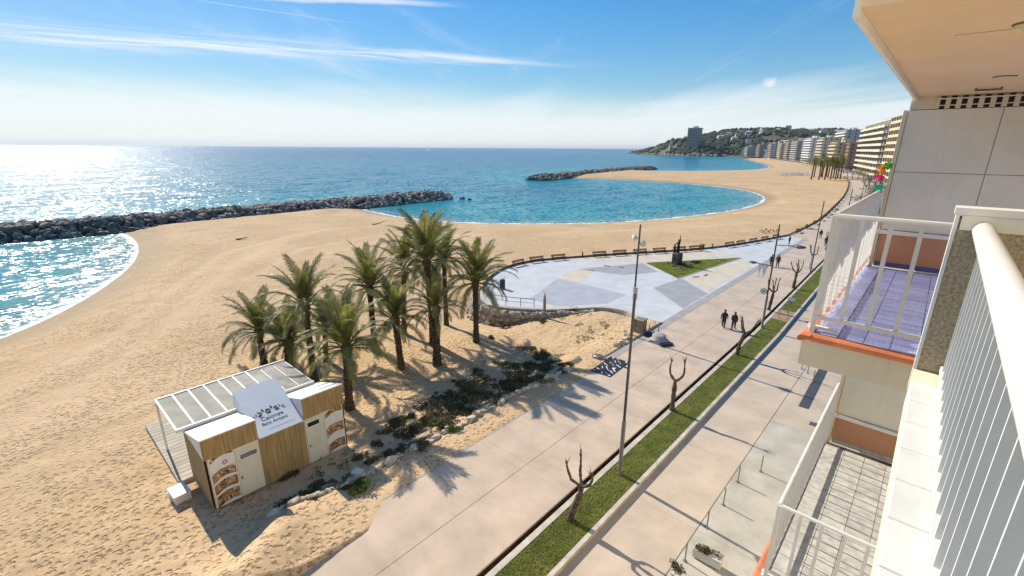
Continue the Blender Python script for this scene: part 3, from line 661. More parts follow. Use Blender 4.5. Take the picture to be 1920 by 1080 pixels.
# ================================================================== PALMS
m_trunk = mat('palm_trunk', (0.10, 0.07, 0.045), 0.95, 0.5, 5.0, 0.9, 9.0, objrand=0.3, bdist=0.06, stretch=(1, 1, 1.8))
m_boss = mat('palm_leaf_bases', (0.13, 0.09, 0.045), 0.95, 0.5, 6.0, 0.9, 10.0, bdist=0.06)
m_frond = mat('palm_frond', (0.27, 0.255, 0.075), 0.5, 0.35, 1.2, objrand=0.7, spec=0.4, trans=0.35, c2=(0.11, 0.125, 0.04))
m_dry = mat('dry_palm_frond', (0.26, 0.19, 0.09), 0.8, 0.35, 1.2, objrand=0.4, trans=0.2)
def frond_mesh(L, el0, droop, seed, m, nl=46, w=0.047):
    """arching rachis in the XZ plane with paired leaflets; el0 = start elevation, droop = how far it bends down"""
    r = random.Random(seed); mb = MB(); N = 12; pts = [Vector((0, 0, 0))]; side = r.uniform(-0.12, 0.12)
    for k in range(N):
        t = (k + 0.5) / N; e = el0 - droop * t ** 1.35; s = side * t * t
        pts.append(pts[-1] + Vector((math.cos(e), s, math.sin(e))) * L / N)
    mb.tube(pts, [0.045 * (1 - 0.85 * k / N) + 0.006 for k in range(N + 1)], 4)
    for k in range(nl):
        t = 0.13 + 0.86 * k / (nl - 1); f = t * N; i = min(int(f), N - 1); p = pts[i].lerp(pts[i + 1], f - i); d = (pts[i + 1] - pts[i]).normalized()
        up = d.cross(Vector((0, 1, 0))); up = -up if up.z < 0 else up
        ll = L * 0.165 * (0.35 + 0.65 * math.sin(math.pi * min(1, 0.12 + t * 0.83)) ** 0.8) * r.uniform(0.85, 1.15)
        for s in (-1, 1):
            fw = 0.75 + 0.5 * t; dirn = (d * fw + Vector((0, s, 0)) * 0.95 + up * r.uniform(0.1, 0.45) + Vector((0, 0, -0.28))).normalized()
            wv_ = d * w * r.uniform(0.8, 1.2); tip = p + dirn * ll + Vector((0, 0, -0.10 * ll)); midp = p + dirn * ll * 0.55 + Vector((0, 0, 0.02))
            i0 = len(mb.v); mb.v += [tuple(p - wv_ * 0.4), tuple(p + wv_ * 0.4), tuple(midp + wv_ * 0.6), tuple(midp - wv_ * 0.6), tuple(tip)]
            mb.f += [(i0, i0 + 1, i0 + 2, i0 + 3), (i0 + 3, i0 + 2, i0 + 4)]
    return mb.mesh('frond', m)
FR = {}
for cl, (e0, dr) in enumerate([(85, 40), (72, 62), (57, 82), (40, 94), (20, 94), (0, 80)]):
    FR[cl] = [frond_mesh(3.9, R(e0 + v * 4 - 2), R(dr + v * 10), 10 * cl + v, m_frond, 60) for v in range(2)]
FDRY = [frond_mesh(2.8, R(-25), R(60), 90, m_dry, 26), frond_mesh(2.4, R(-45), R(40), 91, m_dry, 24)]
def trunk_mb(h, r0, lean, seed, bulge=1.0):
    r = random.Random(seed); pts, rad = [], []; N = max(10, int(h / 0.16))
    for k in range(N + 1):
        t = k / N; pts.append(Vector((lean[0] * t ** 1.5, lean[1] * t ** 1.5, h * t - 0.15 * (k == 0))))
        rad.append(r0 * (1.18 - 0.32 * min(1, t * 4) + (0.16 if t > 0.88 else 0) * bulge) * (1.09 if k % 2 else 0.93) * r.uniform(0.97, 1.03))
    mb = MB().tube(pts, rad, 11)
    # old leaf-base stubs in a spiral
    for k in range(int(h * 16)):
        t = r.uniform(0.12, 0.99); f = t * N; i = min(int(f), N - 1); p = pts[i].lerp(pts[i + 1], f - i); a = k * 2.4 + r.uniform(-.2, .2); rr = r0 * 0.92
        c = p + Vector((math.cos(a), math.sin(a), 0)) * rr; o_ = Vector((math.cos(a), math.sin(a), 0)); s = Vector((-o_.y, o_.x, 0)) * 0.055
        i0 = len(mb.v); mb.v += [tuple(c - s - Vector((0, 0, .05))), tuple(c + s - Vector((0, 0, .05))), tuple(c + o_ * 0.10 + Vector((0, 0, .10)))]; mb.f.append((i0, i0 + 1, i0 + 2))
    return mb, pts[-1]
def palm(base_px, top_px, z, rad, scale, nf, seed, label, lean_y=0.0, spread=(0, 5)):
    r = random.Random(seed); b0 = gp(*base_px, -0.6)
    for _ in range(3): b0 = gp(*base_px, ground_z(b0.x, b0.y))
    b0.z = ground_z(b0.x, b0.y)
    # trunk height and lean so that the crown stands where it does in the photograph, keeping the lean sideways to the sea axis only
    best = None
    view = Vector((b0.x, b0.y, 0)).normalized(); sidev = Vector((view.y, -view.x, 0))
    for h in np.arange(1.2, 12, 0.1):
        for ln in np.arange(-1.4, 1.41, 0.2):
            P_ = b0 + sidev * ln + Vector((0, 0, h)); q = CAM_ROT.transposed() @ (P_ - Vector((0, 0, H_CAM))); x = 960 + F_PX * q.x / -q.z; y = 540 - F_PX * q.y / -q.z
            e = (x - top_px[0]) ** 2 + (y - top_px[1]) ** 2
            if best is None or e < best[0]: best = (e, h, ln)
    h, ln = best[1], best[2]
    root = thing('palm_tree', label, 'palm tree', b0, 0, 'palms on the sand behind the kiosk')
    rad *= .86; mb, top = trunk_mb(h, rad, (sidev.x * ln, sidev.y * ln), seed); mb.build('trunk', m_trunk, root)
    cr = MB().lathe([(rad * 0.9, -0.45), (rad * 1.35, -0.2), (rad * 1.3, 0.1), (rad * 0.8, 0.4), (0.05, 0.6)], 11).build('crown', m_boss, root); cr.location = top
    nf = int(nf * .74)
    for k in range(nf):
        t = k / nf; clf = spread[0] + (spread[1] - spread[0] + 0.999) * t ** 1.15; cl = min(5, int(clf)); az = k * 2.39996 + r.uniform(-.25, .25)
        f = link('frond', FR[cl][r.randrange(2)], cr, (math.cos(az) * rad * 0.5, math.sin(az) * rad * 0.5, 0.25 - 0.3 * t), (r.uniform(-.12, .12), r.uniform(-.14, .14), az), scale * r.uniform(0.85, 1.1))
    for k in range(3):
        az = r.uniform(0, 6.28); link('dry_frond', FDRY[k % 2], cr, (math.cos(az) * rad * 0.7, math.sin(az) * rad * 0.7, -0.15), (0, r.uniform(-.1, .2), az), scale * r.uniform(0.7, 0.95))
    return root
PALMS = [((495, 681), (488, 622), .30, .86, 46, 'leftmost palm of the grove with wide arching fronds'),
         ((543, 692), (540, 640), .42, .84, 50, 'squat thick-trunked palm just behind the left end of the kiosk'),
         ((590, 714), (572, 575), .30, .88, 44, 'tall leaning palm with swept crown rising behind the squat palm'),
         ((612, 676), (611, 612), .26, .70, 36, 'small palm half hidden at the middle back of the grove'),
         ((656, 767), (649, 653), .33, .92, 52, 'nearest palm standing at the right end of the kiosk'),
         ((703, 656), (692, 540), .30, .98, 48, 'tall palm with long drooping fronds left of the grove centre'),
         ((752, 690), (741, 600), .32, .84, 44, 'upright bright green palm at the front middle of the grove'),
         ((758, 626), (757, 505), .28, .90, 44, 'palm at the back of the grove, crown merging with the tallest'),
         ((812, 645), (802, 492), .33, 1.10, 54, 'tallest palm of the grove with the highest broad crown'),
         ((820, 684), (817, 580), .40, .66, 40, 'short palm with dark drooping crown below the tallest palm'),
         ((837, 609), (832, 488), .28, .90, 44, 'slender palm behind the tallest one, farthest from the kiosk'),
         ((893, 641), (889, 533), .31, .98, 48, 'rightmost palm of the grove, nearest the boulder wall')]
for i, (b_, t_, rad, s_, nf, lab) in enumerate(PALMS): palm(b_, t_, -0.6, rad, s_, nf, 40 + i, lab)

# ================================================================== PLANTING
m_leafd = mat('shrub_leaf', (0.12, 0.11, 0.045), 0.7, 0.4, 0.9, objrand=0.3, trans=0.2, c2=(0.045, 0.045, 0.02))
m_leafg = mat('bright_shrub_leaf', (0.115, 0.15, 0.03), 0.7, 0.4, 1.5, trans=0.25, c2=(0.06, 0.09, 0.02))
m_leafp = mat('pale_shrub_leaf', (0.34, 0.36, 0.26), 0.7, 0.3, 1.5, trans=0.2)
m_twig = mat('twig', (0.12, 0.09, 0.06), 0.9, 0.3, 4)
def leaf_cloud(n, rad, seed, leaf, squash=0.7, lumps=6):
    r = random.Random(seed); C = [Vector((r.uniform(-.6, .6) * rad, r.uniform(-.6, .6) * rad, r.uniform(0.2, 0.9) * rad * squash)) for _ in range(lumps)]
    v = np.zeros((n, 4, 3))
    for i in range(n):
        c = C[r.randrange(lumps)]; d = Vector((r.gauss(0, 1), r.gauss(0, 1), r.gauss(0, 1))).normalized() * rad * 0.45 * r.uniform(0.5, 1.05)
        p = c + Vector((d.x, d.y, d.z * squash)); p.z = max(p.z, 0.02); a = Vector((r.gauss(0, 1), r.gauss(0, 1), r.gauss(0, .6))).normalized(); b_ = a.cross(Vector((r.gauss(0, 1), r.gauss(0, 1), r.gauss(0, 1)))).normalized()
        l = leaf * r.uniform(0.6, 1.3); v[i] = [p - a * l, p - b_ * l * 0.45, p + a * l, p + b_ * l * 0.45]
    return v
def cloud_mesh(name, v, m): return np_mesh(name, v.reshape(-1, 3), np.arange(len(v) * 4).reshape(-1, 4), m)
def shrub(x, y, z, rad, seed, m, label, n=260, leaf=0.07, squash=0.7, group=None, name='shrub'):
    root = thing(name, label, 'shrub', (x, y, z), 0, group)
    link('foliage', cloud_mesh('foliage', leaf_cloud(n, rad, seed, leaf, squash), m), root)
    st = MB(); r = random.Random(seed)
    for k in range(4): a = r.uniform(0, 6.28); st.tube([(0, 0, -0.05), (math.cos(a) * rad * .2, math.sin(a) * rad * .2, rad * .3), (math.cos(a) * rad * .5, math.sin(a) * rad * .5, rad * .6)], [.025, .018, .008], 4)
    st.build('stem', m_twig, root); return root
# trailing ground cover between the palms and the stone border: one dark mass
r = random.Random(77); chunks = []
cover_px = [(760, 815, 1.0), (800, 800, 1.1), (830, 780, 1.1), (860, 765, 1.2), (900, 745, 1.2), (940, 725, 1.2), (970, 705, 1.2), (1000, 690, 1.2), (1030, 675, 1.0), (1000, 660, .9), (960, 680, .9), (880, 770, .9), (730, 850, .9), (780, 830, .9), (920, 755, 1.0), (960, 735, 1.0), (1010, 715, 1.0), (840, 800, .9), (690, 865, .6), (1040, 700, .8), (1060, 690, .7), (620, 940, .7), (590, 955, .6), (560, 968, .6), (650, 920, .6), (900, 700, .6), (870, 720, .6), (830, 745, .5)]
for i, (px, py, rd) in enumerate(cover_px):
    p = gp(px, py, -0.45); x, y = p.x - 0.2, p.y
    for j in range(7):
        xx, yy = x + r.uniform(-1.5, 1.2) * rd, y + r.uniform(-.7, .7) * rd; v = leaf_cloud(int(170 * rd), rd * r.uniform(.45, .85), i * 10 + j, 0.085, r.uniform(.18, .42), 5); v[..., 0] += xx; v[..., 1] += yy; v[..., 2] += ground_z(xx, yy) - 0.06; chunks.append(v)
tag(link('ground_cover', cloud_mesh('ground_cover', np.concatenate(chunks), m_leafd)), 'dark trailing ground cover spreading between the palms and the stone border', 'plants', kind='stuff')
# thin weeds on the sand hump by the plaza wall
chunks = []
for i in range(46):
    px, py = r.choice([(r.uniform(960, 1110), r.uniform(580, 600)), (r.uniform(1080, 1175), r.uniform(610, 645)), (r.uniform(560, 660), r.uniform(840, 900))]); p = gp(px, py, -0.35)
    v = leaf_cloud(34, r.uniform(.2, .5), 500 + i, 0.06, 0.45, 4); v[..., 0] += p.x; v[..., 1] += p.y; v[..., 2] += ground_z(p.x, p.y) - 0.03; chunks.append(v)
tag(link('weeds', cloud_mesh('weeds', np.concatenate(chunks), m_leafg)), 'sparse green weeds scattered over the sandy hump by the plaza', 'plants', kind='stuff')
for i, (px, py, rd, m_, lab) in enumerate([(675, 925, .75, m_leafg, 'bright green bush at the near end of the stone border'), (850, 815, .55, m_leafg, 'green bush spilling over the stones opposite the lamp post'), (985, 715, .8, m_leafd, 'grey-green mound of shrub at the top of the stone border'),
        (948, 597, .7, m_leafd, 'dark shrub at the foot of the boulder wall'), (1075, 583, .7, m_leafd, 'dark shrub leaning on the right end of the boulder wall'), (922, 628, .42, m_leafd, 'small dark bush on the sand beside the rightmost palm'),
        (795, 848, .5, m_leafd, 'dark clump in place of the palm crown shadow on the stones nearest the kiosk corner'), (540, 885, .55, m_leafd, 'dark weed clump against the middle of the kiosk front'), (1015, 598, .5, m_leafg, 'light green tuft by the wooden marker post')]):  # clump nearest the kiosk corner stands in for the nearest palm crown shadow
    p = gp(px, py, -0.3); shrub(p.x, p.y, ground_z(p.x, p.y) - 0.02, rd, 60 + i, m_, lab, int(700 * rd), 0.075, 0.6)

# ================================================================== BEACH KIOSK
m_white = mat('white_panel', (0.76, 0.74, 0.69), 0.5, 0.05, 0.8, spec=0.4, grime=(0.14, (3, 3, 0.6), 1.5))
m_cream = mat('cream_panel', (0.70, 0.65, 0.53), 0.6, 0.06, 0.8, grime=(0.2, (3, 3, 0.5), 1.5))
m_timber = mat('kiosk_timber', (0.37, 0.25, 0.11), 0.75, 0.22, 1.2, 0.4, 14, stretch=(9, 9, 0.5), bdist=0.01, grime=(0.35, (2.5, 2.5, 0.5), 2.0))
m_dark = mat('dark_glass', (0.03, 0.03, 0.032), 0.15, 0.2, 3, spec=0.5)
m_greyglass = mat('grey_glass', (0.20, 0.20, 0.18), 0.2, 0.2, 3, spec=0.5)
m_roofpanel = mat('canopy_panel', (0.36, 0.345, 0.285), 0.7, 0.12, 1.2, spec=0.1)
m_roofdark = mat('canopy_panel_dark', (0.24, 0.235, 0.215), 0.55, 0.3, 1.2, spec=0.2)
m_deck = mat('deck_board', (0.50, 0.44, 0.34), 0.85, 0.15, 1.2, 0.3, 12, objrand=0.2, bdist=0.01)
m_black = mat('black_print', (0.05, 0.05, 0.055), 0.6, 0.1, 3)
m_pink = mat('pink_print', (0.55, 0.20, 0.24), 0.6, 0.1, 3)
m_greyprint = mat('grey_print', (0.40, 0.36, 0.36), 0.6, 0.1, 3)
m_photo = None
mm, n, b = new_mat('food_photo_print'); vec = n.add('ShaderNodeTexCoord').outputs['Object']
a1 = n.noise(vec, 4.5, 4, 0.6, 0.8); a2 = n.noise(vec, 9.0, 3, 0.6, 0.5)
c = n.mix(n.smooth(a1, 0.40, 0.52), (0.10, 0.035, 0.02), (0.42, 0.20, 0.08)); c = n.mix(n.smooth(a1, 0.56, 0.64), c, (0.60, 0.42, 0.22)); c = n.mix(n.smooth(a2, 0.58, 0.66), c, (0.13, 0.17, 0.05))
c = n.mix(n.smooth(n.noise(vec, 7.0, 2), 0.62, 0.68), c, (0.70, 0.62, 0.50)); n.l.new(c, b.inputs['Base Color']); b.inputs['Roughness'].default_value = 0.55; m_photo = mm
KZ = -0.5; KX = -22.40
kio = thing('beach_kiosk', 'timber and white beach kiosk with tilted sign board and open pergola canopy', 'kiosk', (-24, 7.2, KZ)); ko = kio.location
KB = lambda mb, name, m, par=kio: mb.build(name, m, par, off=ko)
Yk = [3.86, 6.20, 8.45, 10.68]; XB = -25.7
# timber body: side walls, back wall, front of the three bays
KB(MB().quad((KX, Yk[0], KZ), (KX, Yk[0], 2.25), (XB, Yk[0], 2.45), (XB, Yk[0], KZ)).quad((KX, Yk[0] + .09, KZ), (XB, Yk[0] + .09, KZ), (XB, Yk[0] + .09, 2.45), (KX, Yk[0] + .09, 2.25)), 'side_wall', m_timber)
KB(MB().quad((KX, Yk[3], KZ), (XB, Yk[3], KZ), (XB, Yk[3], 2.45), (KX, Yk[3], 2.25)).quad((KX, Yk[3] - .09, KZ), (KX, Yk[3] - .09, 2.25), (XB, Yk[3] - .09, 2.45), (XB, Yk[3] - .09, KZ)), 'side_wall', m_timber)
KB(MB().box(XB, XB + 0.1, Yk[0] + .1, Yk[3] - .1, KZ, 2.4), 'back_wall', m_cream)
KB(MB().box(KX - 0.1, KX, Yk[1] + .01, Yk[2] - .01, KZ, 2.28), 'front_wall', m_timber)
KB(MB().box(KX - 0.12, KX - 0.02, Yk[0] + .1, Yk[1], KZ, 2.24), 'front_wall', m_cream)
KB(MB().box(KX - 0.12, KX - 0.02, Yk[2], Yk[3] - .1, KZ, 2.24), 'front_wall', m_cream)
for ya, yb, zt in ((Yk[0], Yk[1] - .01, 3.36), (Yk[2] + .01, Yk[3], 3.52)):
    KB(MB().box(KX - 0.03, KX + 0.06, ya, yb, 2.25, zt - 0.04), 'parapet', m_timber)
    zb = 2.55
    KB(MB().quad((KX + 0.10, ya - .05, zt), (KX + 0.10, yb + .02, zt), (XB + .5, yb + .02, zb), (XB + .5, ya - .05, zb)).quad((KX + 0.10, ya - .05, zt - .06), (XB + .5, ya - .05, zb - .06), (XB + .5, yb + .02, zb - .06), (KX + 0.10, yb + .02, zt - .06))
       .quad((KX + 0.10, ya - .05, zt - .06), (KX + 0.10, yb + .02, zt - .06), (KX + 0.10, yb + .02, zt), (KX + 0.10, ya - .05, zt)).quad((KX + .10, ya - .05, zt), (XB + .5, ya - .05, zb), (XB + .5, ya - .05, zb - .06), (KX + .10, ya - .05, zt - .06)), 'roof', m_white)
    for ys_, sg in ((ya - .012, 1), (yb + .012, -1)):
        KB(MB().quad((KX + 0.03, ys_, 2.25), (KX + 0.03, ys_, zt - .06), (XB + .5, ys_, zb - .06), (XB + .5, ys_, 2.42)), 'gable', m_white)
# doors with high windows
def kdoor(y0, y1, wy0, wy1, wz0, wz1, mg):
    d = KB(MB().box(KX - 0.018, KX + 0.025, y0, y1, KZ + 0.03, 2.23), 'door', m_cream)
    KB(MB().box(KX + 0.02, KX + 0.045, wy0 - .06, wy1 + .06, wz0 - .06, wz1 + .06), 'window_frame', m_white, d)
    KB(MB().box(KX + 0.03, KX + 0.05, wy0, wy1, wz0, wz1), 'window_pane', mg, d)
    KB(MB().box(KX + 0.02, KX + 0.07, y0 + .08, y0 + .12, 0.5, 0.65), 'handle', m_dark, d)
kdoor(5.12, 6.17, 5.30, 6.04, 1.56, 1.80, m_greyglass); kdoor(8.50, 9.50, 8.60, 9.22, 1.72, 1.97, m_dark)
# printed food posters with a curved white edge
def kposter(y0, y1, flip):
    X0 = KX + 0.012
    p = KB(MB().box(KX - 0.018, X0, y0, y1, KZ + .05, 2.23), 'poster', m_white)
    zs = [(2.05, 2.23, 0.0), (0.95, 1.40, .1), (0.30, 0.82, .05), (-0.42, 0.16, .0)] if not flip else [(1.85, 2.15, 0.05), (0.62, 1.20, .08), (-0.40, 0.15, .1)]
    for za, zb_, cv in zs:
        mb = MB(); N = 10; w0, w1 = y0 + .05, y1 - .05
        for k in range(N + 1): t = k / N; yy = w0 + (w1 - w0) * t; s = math.sin(t * math.pi * 1.1) * 0.13 + (t - .5) * 0.22; mb.v += [(X0 + .006, yy, za + s), (X0 + .006, yy, zb_ + s * 0.8)]
        for k in range(N): mb.f.append((2 * k, 2 * k + 2, 2 * k + 3, 2 * k + 1))
        KB(mb, 'food_picture', m_photo, p)
    fy, fz = (y0 + y1) / 2 + (.1 if not flip else 0), 1.78 if not flip else 1.55
    mb = MB()
    if not flip:
        for k in range(8):
            a = k * math.pi / 4; c_, s_ = math.cos(a), math.sin(a)
            mb.quad((X0 + .007, fy + c_ * .03, fz + s_ * .03), (X0 + .007, fy + c_ * .09 - s_ * .035, fz + s_ * .09 + c_ * .035), (X0 + .007, fy + c_ * .16, fz + s_ * .16), (X0 + .007, fy + c_ * .09 + s_ * .035, fz + s_ * .09 - c_ * .035))
        KB(mb, 'flower_emblem', m_pink, p)
    for k in range(2): KB(MB().box(X0, X0 + .007, fy - .38 + .1 * k, fy + .38, fz - .30 - .11 * k, fz - .27 - .11 * k), 'print_line', m_greyprint, p)
kposter(4.0, 5.10, False); kposter(9.52, 10.60, True)
# tilted sign board with emblem and lettering
s0 = Vector((KX + 0.12, 0, 2.28)); s1v = Vector((-25.45, 0, 3.62)); sd_ = (s1v - s0); sl = sd_.length; su = sd_.normalized(); sn = Vector((-su.z, 0, su.x)); sn = sn if sn.z > 0 else -sn
y0, y1 = Yk[1] + .02, Yk[2] - .02
def sp_(y, t, h=0.0): q = s0 + su * t + sn * h; return (q.x, y, q.z)
sb = MB(); sb.v = [sp_(y0, 0, -.06), sp_(y1, 0, -.06), sp_(y1, sl, -.06), sp_(y0, sl, -.06), sp_(y0, 0), sp_(y1, 0), sp_(y1, sl), sp_(y0, sl)]
sb.f = [(3, 2, 1, 0), (4, 5, 6, 7), (0, 1, 5, 4), (1, 2, 6, 5), (2, 3, 7, 6), (3, 0, 4, 7)]
sign = KB(sb, 'sign_board', mat('sign_face', (0.62, 0.66, 0.70), 0.45, 0.04, 0.7, spec=0.4))
for ys_ in (y0, y1): KB(MB().quad((KX, ys_, 2.26), sp_(ys_, 0, -.07), sp_(ys_, sl, -.07), (XB, ys_, 2.4)), 'sign_cheek', m_white)
KB(MB().quad((XB + .02, y0, 2.4), (XB + .02, y1, 2.4), (s1v.x - .02, y1, s1v.z - .06), (s1v.x - .02, y0, s1v.z - .06)), 'sign_back', m_white)
em = MB(); r = random.Random(3)
def petal(cy, ct, ang, L, w):
    d = Vector((math.cos(ang), math.sin(ang))); q = Vector((-d.y, d.x)); pts = []
    for (a, b_) in ((0, 0), (.3, w), (.65, w * .8), (1, 0), (.65, -w * .8), (.3, -w)): p = Vector((cy, ct)) + d * a * L + q * b_ * L; pts.append(sp_(p.x, p.y, .006))
    em.quad(*pts)
for cy, ct, L in ((6.62, 1.26, .18), (6.98, 1.38, .28), (7.42, 1.42, .28), (7.80, 1.36, .20)):
    for k in range(5): petal(cy + .08 * math.cos(R(-20 + 55 * k)), ct + .06 * math.sin(R(-20 + 55 * k)), R(-20 + 55 * k), L, .20)
KB(em, 'palm_leaf_emblem', m_black, sign)
def text_obj(txt, size, m, parent, name, M):
    cu = bpy.data.curves.new(name, 'FONT'); cu.body = txt; cu.size = size; cu.align_x = 'CENTER'; cu.extrude = 0.0; cu.offset = 0.004
    t = bpy.data.objects.new('tmp', cu); col.objects.link(t); bpy.context.view_layer.update()
    me = bpy.data.meshes.new_from_object(t.evaluated_get(bpy.context.evaluated_depsgraph_get())); bpy.data.objects.remove(t)
    me.name = name; me.materials.clear(); me.materials.append(m); o = link(name, me, parent); o.matrix_local = M; return o
def sign_matrix(yc, t):
    p = s0 + su * t + sn * 0.006 - Vector((ko.x, 0, ko.z)); ex = Vector((0, 1, 0)); ey = su; ez = ex.cross(ey)
    return Matrix(((ex.x, ey.x, ez.x, p.x), (ex.y, ey.y, ez.y, yc - ko.y), (ex.z, ey.z, ez.z, p.z), (0, 0, 0, 1)))
text_obj('Calonge', 0.33, m_black, sign, 'lettering', sign_matrix(7.25, 0.92)); text_obj('Sant Antoni', 0.265, m_black, sign, 'lettering', sign_matrix(7.25, 0.62))
KB(MB().quad(sp_(6.8, .30, .005), sp_(8.1, .30, .005), sp_(8.1, .325, .005), sp_(6.8, .325, .005)), 'print_line', m_greyprint, sign)
# pergola canopy behind
px0, px1, py0, py1, pz = -29.4, -25.25, 3.55, 10.35, 2.68
npan = 9
for k in range(npan):
    a = py0 + (py1 - py0) * k / npan; b_ = py0 + (py1 - py0) * (k + 1) / npan
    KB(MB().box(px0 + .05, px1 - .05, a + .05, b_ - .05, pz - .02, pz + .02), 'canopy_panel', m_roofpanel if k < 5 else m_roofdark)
for k in range(npan + 1):
    a = py0 + (py1 - py0) * k / npan; KB(MB().box(px0, px1, a - .045, a + .045, pz - .05, pz + .05) if k < 7 else MB().box(px0 + .3, px1 - .2, a - .03, a + .03, pz - .05, pz + .03), 'rafter', m_white)
KB(MB().box(px0 - .06, px0 + .04, py0 - .05, py1 + .05, pz - .10, pz + .07), 'beam', m_white); KB(MB().box(px1 - .04, px1 + .06, py0 - .05, py1 + .05, pz - .10, pz + .07), 'beam', m_white)
for px_ in (px0,):
    for yy in (py0, (py0 + py1) / 2, py1): KB(MB().box(px_ - .05, px_ + .05, yy - .05, yy + .05, KZ - .1, pz - .1), 'post', m_white)
# deck boards in front of the serving side
for k in range(20):
    a = -33.4 + 7.6 * k / 20; KB(MB().box(a + .012, a + .36, 3.25, 10.45, KZ - .25, KZ + .06), 'deck_board', m_deck)
bxr = thing('storage_box', 'low white storage box on the sand by the kiosk corner', 'box', (-24.8, 3.05, ground_z(-24.8, 3.05) - .02), R(4))
MB().bevbox(-.5, .5, -.34, .34, 0, .40, .03).build('body', m_white, bxr); MB().bevbox(-.53, .53, -.37, .37, .40, .46, .02).build('lid', m_white, bxr)
p = gp(675, 897, -.3); ub = thing('utility_box', 'small grey-white box half hidden among the border stones by the kiosk', 'box', (-19.2, 9.5, ground_z(-19.2, 9.5) - .03), R(20)); MB().bevbox(-.22, .22, -.2, .2, 0, .3, .02).build('body', m_white, ub); MB().bevbox(-.24, .24, -.22, .22, .3, .34, .01).build('lid', m_cream, ub)

# ================================================================== STREET LAMPS
m_pole = mat('painted_steel', (0.10, 0.095, 0.09), 0.45, 0.15, 2, metal=0.5)
m_poleg = mat('galvanised_steel', (0.33, 0.32, 0.31), 0.45, 0.15, 2, metal=0.6)
m_lamp = mat('lamp_housing', (0.16, 0.15, 0.14), 0.45, 0.15, 3, metal=0.4)
m_flag = mat('white_fabric', (0.85, 0.85, 0.83), 0.8, 0.05, 2, trans=0.6)
def lamp_head(par, x, z, s, big=1.0):
    h = MB(); N = 14
    for t, w, hh in ((0, .06, .05), (.12, .19, .09), (.4, .25, .12), (.7, .21, .10), (.92, .09, .05)):
        for j in range(N): a = 2 * math.pi * j / N; h.v.append((x + s * (t * .8) * big, w * big * math.cos(a), z + hh * big * math.sin(a)))
    for k in range(4):
        for j in range(N): a = k * N + j; c_ = k * N + (j + 1) % N; h.f.append((a, c_, c_ + N, a + N))
    h.f.append(tuple(range(N))); h.f.append(tuple(4 * N + j for j in range(N)))
    o = h.build('lamp_head', m_lamp, par, True); MB().lathe([(.12 * big, 0), (.12 * big, .02)], 12, (x + s * .32 * big, 0, z - .125 * big)).build('lens', m_white, o)
def lamp_post(x, y, z, label, low=True, high=True, flags=False, sign_=None):
    p = thing('lamp_post', label, 'lamp post', (x, y, z), 0, 'tall lamp posts along the promenade')
    MB().lathe([(.16, -.05), (.16, .02), (.105, .06), (.10, 3.1), (.075, 3.16)], 12).build('base_sleeve', mat('sleeve_steel', (.17, .16, .15), .5, .2, 2, metal=.4), p, True)
    MB().lathe([(.068, 3.1), (.060, 9.75), (.045, 9.8)], 10).build('pole', m_pole, p, True)
    if low: MB().bar((-.05, 0, 6.0), (-1.35, 0, 6.08), .06).build('arm', m_pole, p); lamp_head(p, -1.3, 6.08, -1)
    if high: MB().bar((.05, 0, 7.95), (1.45, 0, 8.02), .06).build('arm', m_pole, p); lamp_head(p, 1.4, 8.02, 1, 1.25)
    if flags:
        for xa, xb in ((-.30, -.85), (-.80, -1.15)):
            MB().quad((xa, .01, 6.0), (xb, .02, 6.02), ((xa + xb) / 2 - .05, .10, 4.75)).quad((xa, -.02, 6.0), ((xa + xb) / 2 - .05, .06, 4.75), (xb, -.01, 6.02)).build('pennant', m_flag, p)
    if sign_:
        q = MB(); q.tube([(-.34, -.02, 3.55), (-.34, .01, 3.55)], .30, 20).build('round_sign', m_white, p)
        k = MB(); N = 24
        for j in range(N): a = 2 * math.pi * j / N; k.v += [(-.34 + .28 * math.cos(a), -.026, 3.55 + .28 * math.sin(a)), (-.34 + .255 * math.cos(a), -.026, 3.55 + .255 * math.sin(a))]
        for j in range(N): a = 2 * j; c_ = 2 * ((j + 1) % N); k.f.append((a, c_, c_ + 1, a + 1))
        k.quad((-.46, -.026, 3.55), (-.36, -.026, 3.65), (-.36, -.026, 3.45)).quad((-.36, -.026, 3.58), (-.22, -.026, 3.58), (-.22, -.026, 3.52), (-.36, -.026, 3.52)).build('sign_symbol', m_dark, p)
    return p
lamp_post(-9.42, 18.75, -.12, 'nearest tall lamp post, on the grass strip beside the paved promenade', True, False)
lamp_post(-10.0, 46.1, -.12, 'lamp post with white pennants and a round sign, in the grass strip', True, True, True, True)
lamp_post(-11.0, 72.1, -.12, 'third lamp post along the grass strip, just past the plaza lawn', True, True)
lamp_post(-11.3, 98.5, -.12, 'fourth lamp post along the strip, white pennants, near the strolling pair', True, True, True)
lamp_post(-12.6, 126, -.0, 'fifth lamp post, where the promenade starts to bend by the benches', True, True, True)
lamp_post(-14.5, 156, -.0, 'farthest slim lamp post beside the bare promenade trees', True, True)
fl = thing('lamp_post', 'lone floodlight post with white lamp and notice at the corner of the plaza', 'lamp post', (-17.95, 35.6, ground_z(-17.95, 35.6) - .05), 0, 'tall lamp posts along the promenade')
MB().lathe([(.15, 0), (.15, .08), (.09, .12), (.07, 9.85), (.05, 9.9)], 12).build('pole', m_pole, fl, True)
for sx_, zz, lab in ((-.36, 8.75, 1), (.30, 8.35, 1)):
    f_ = MB(); f_.tube([(sx_ + (-.12 if sx_ < 0 else .12), -.05, zz - .05), (sx_, .12, zz + .05)], [.27, .20], 14).build('floodlight', m_white, fl, True)
    MB().bar((0, 0, zz), (sx_, .05, zz), .05).build('bracket', m_pole, fl)
nt = MB().box(-.10, .34, -.11, -.09, 3.4, 4.5).build('notice_plate', m_white, fl)
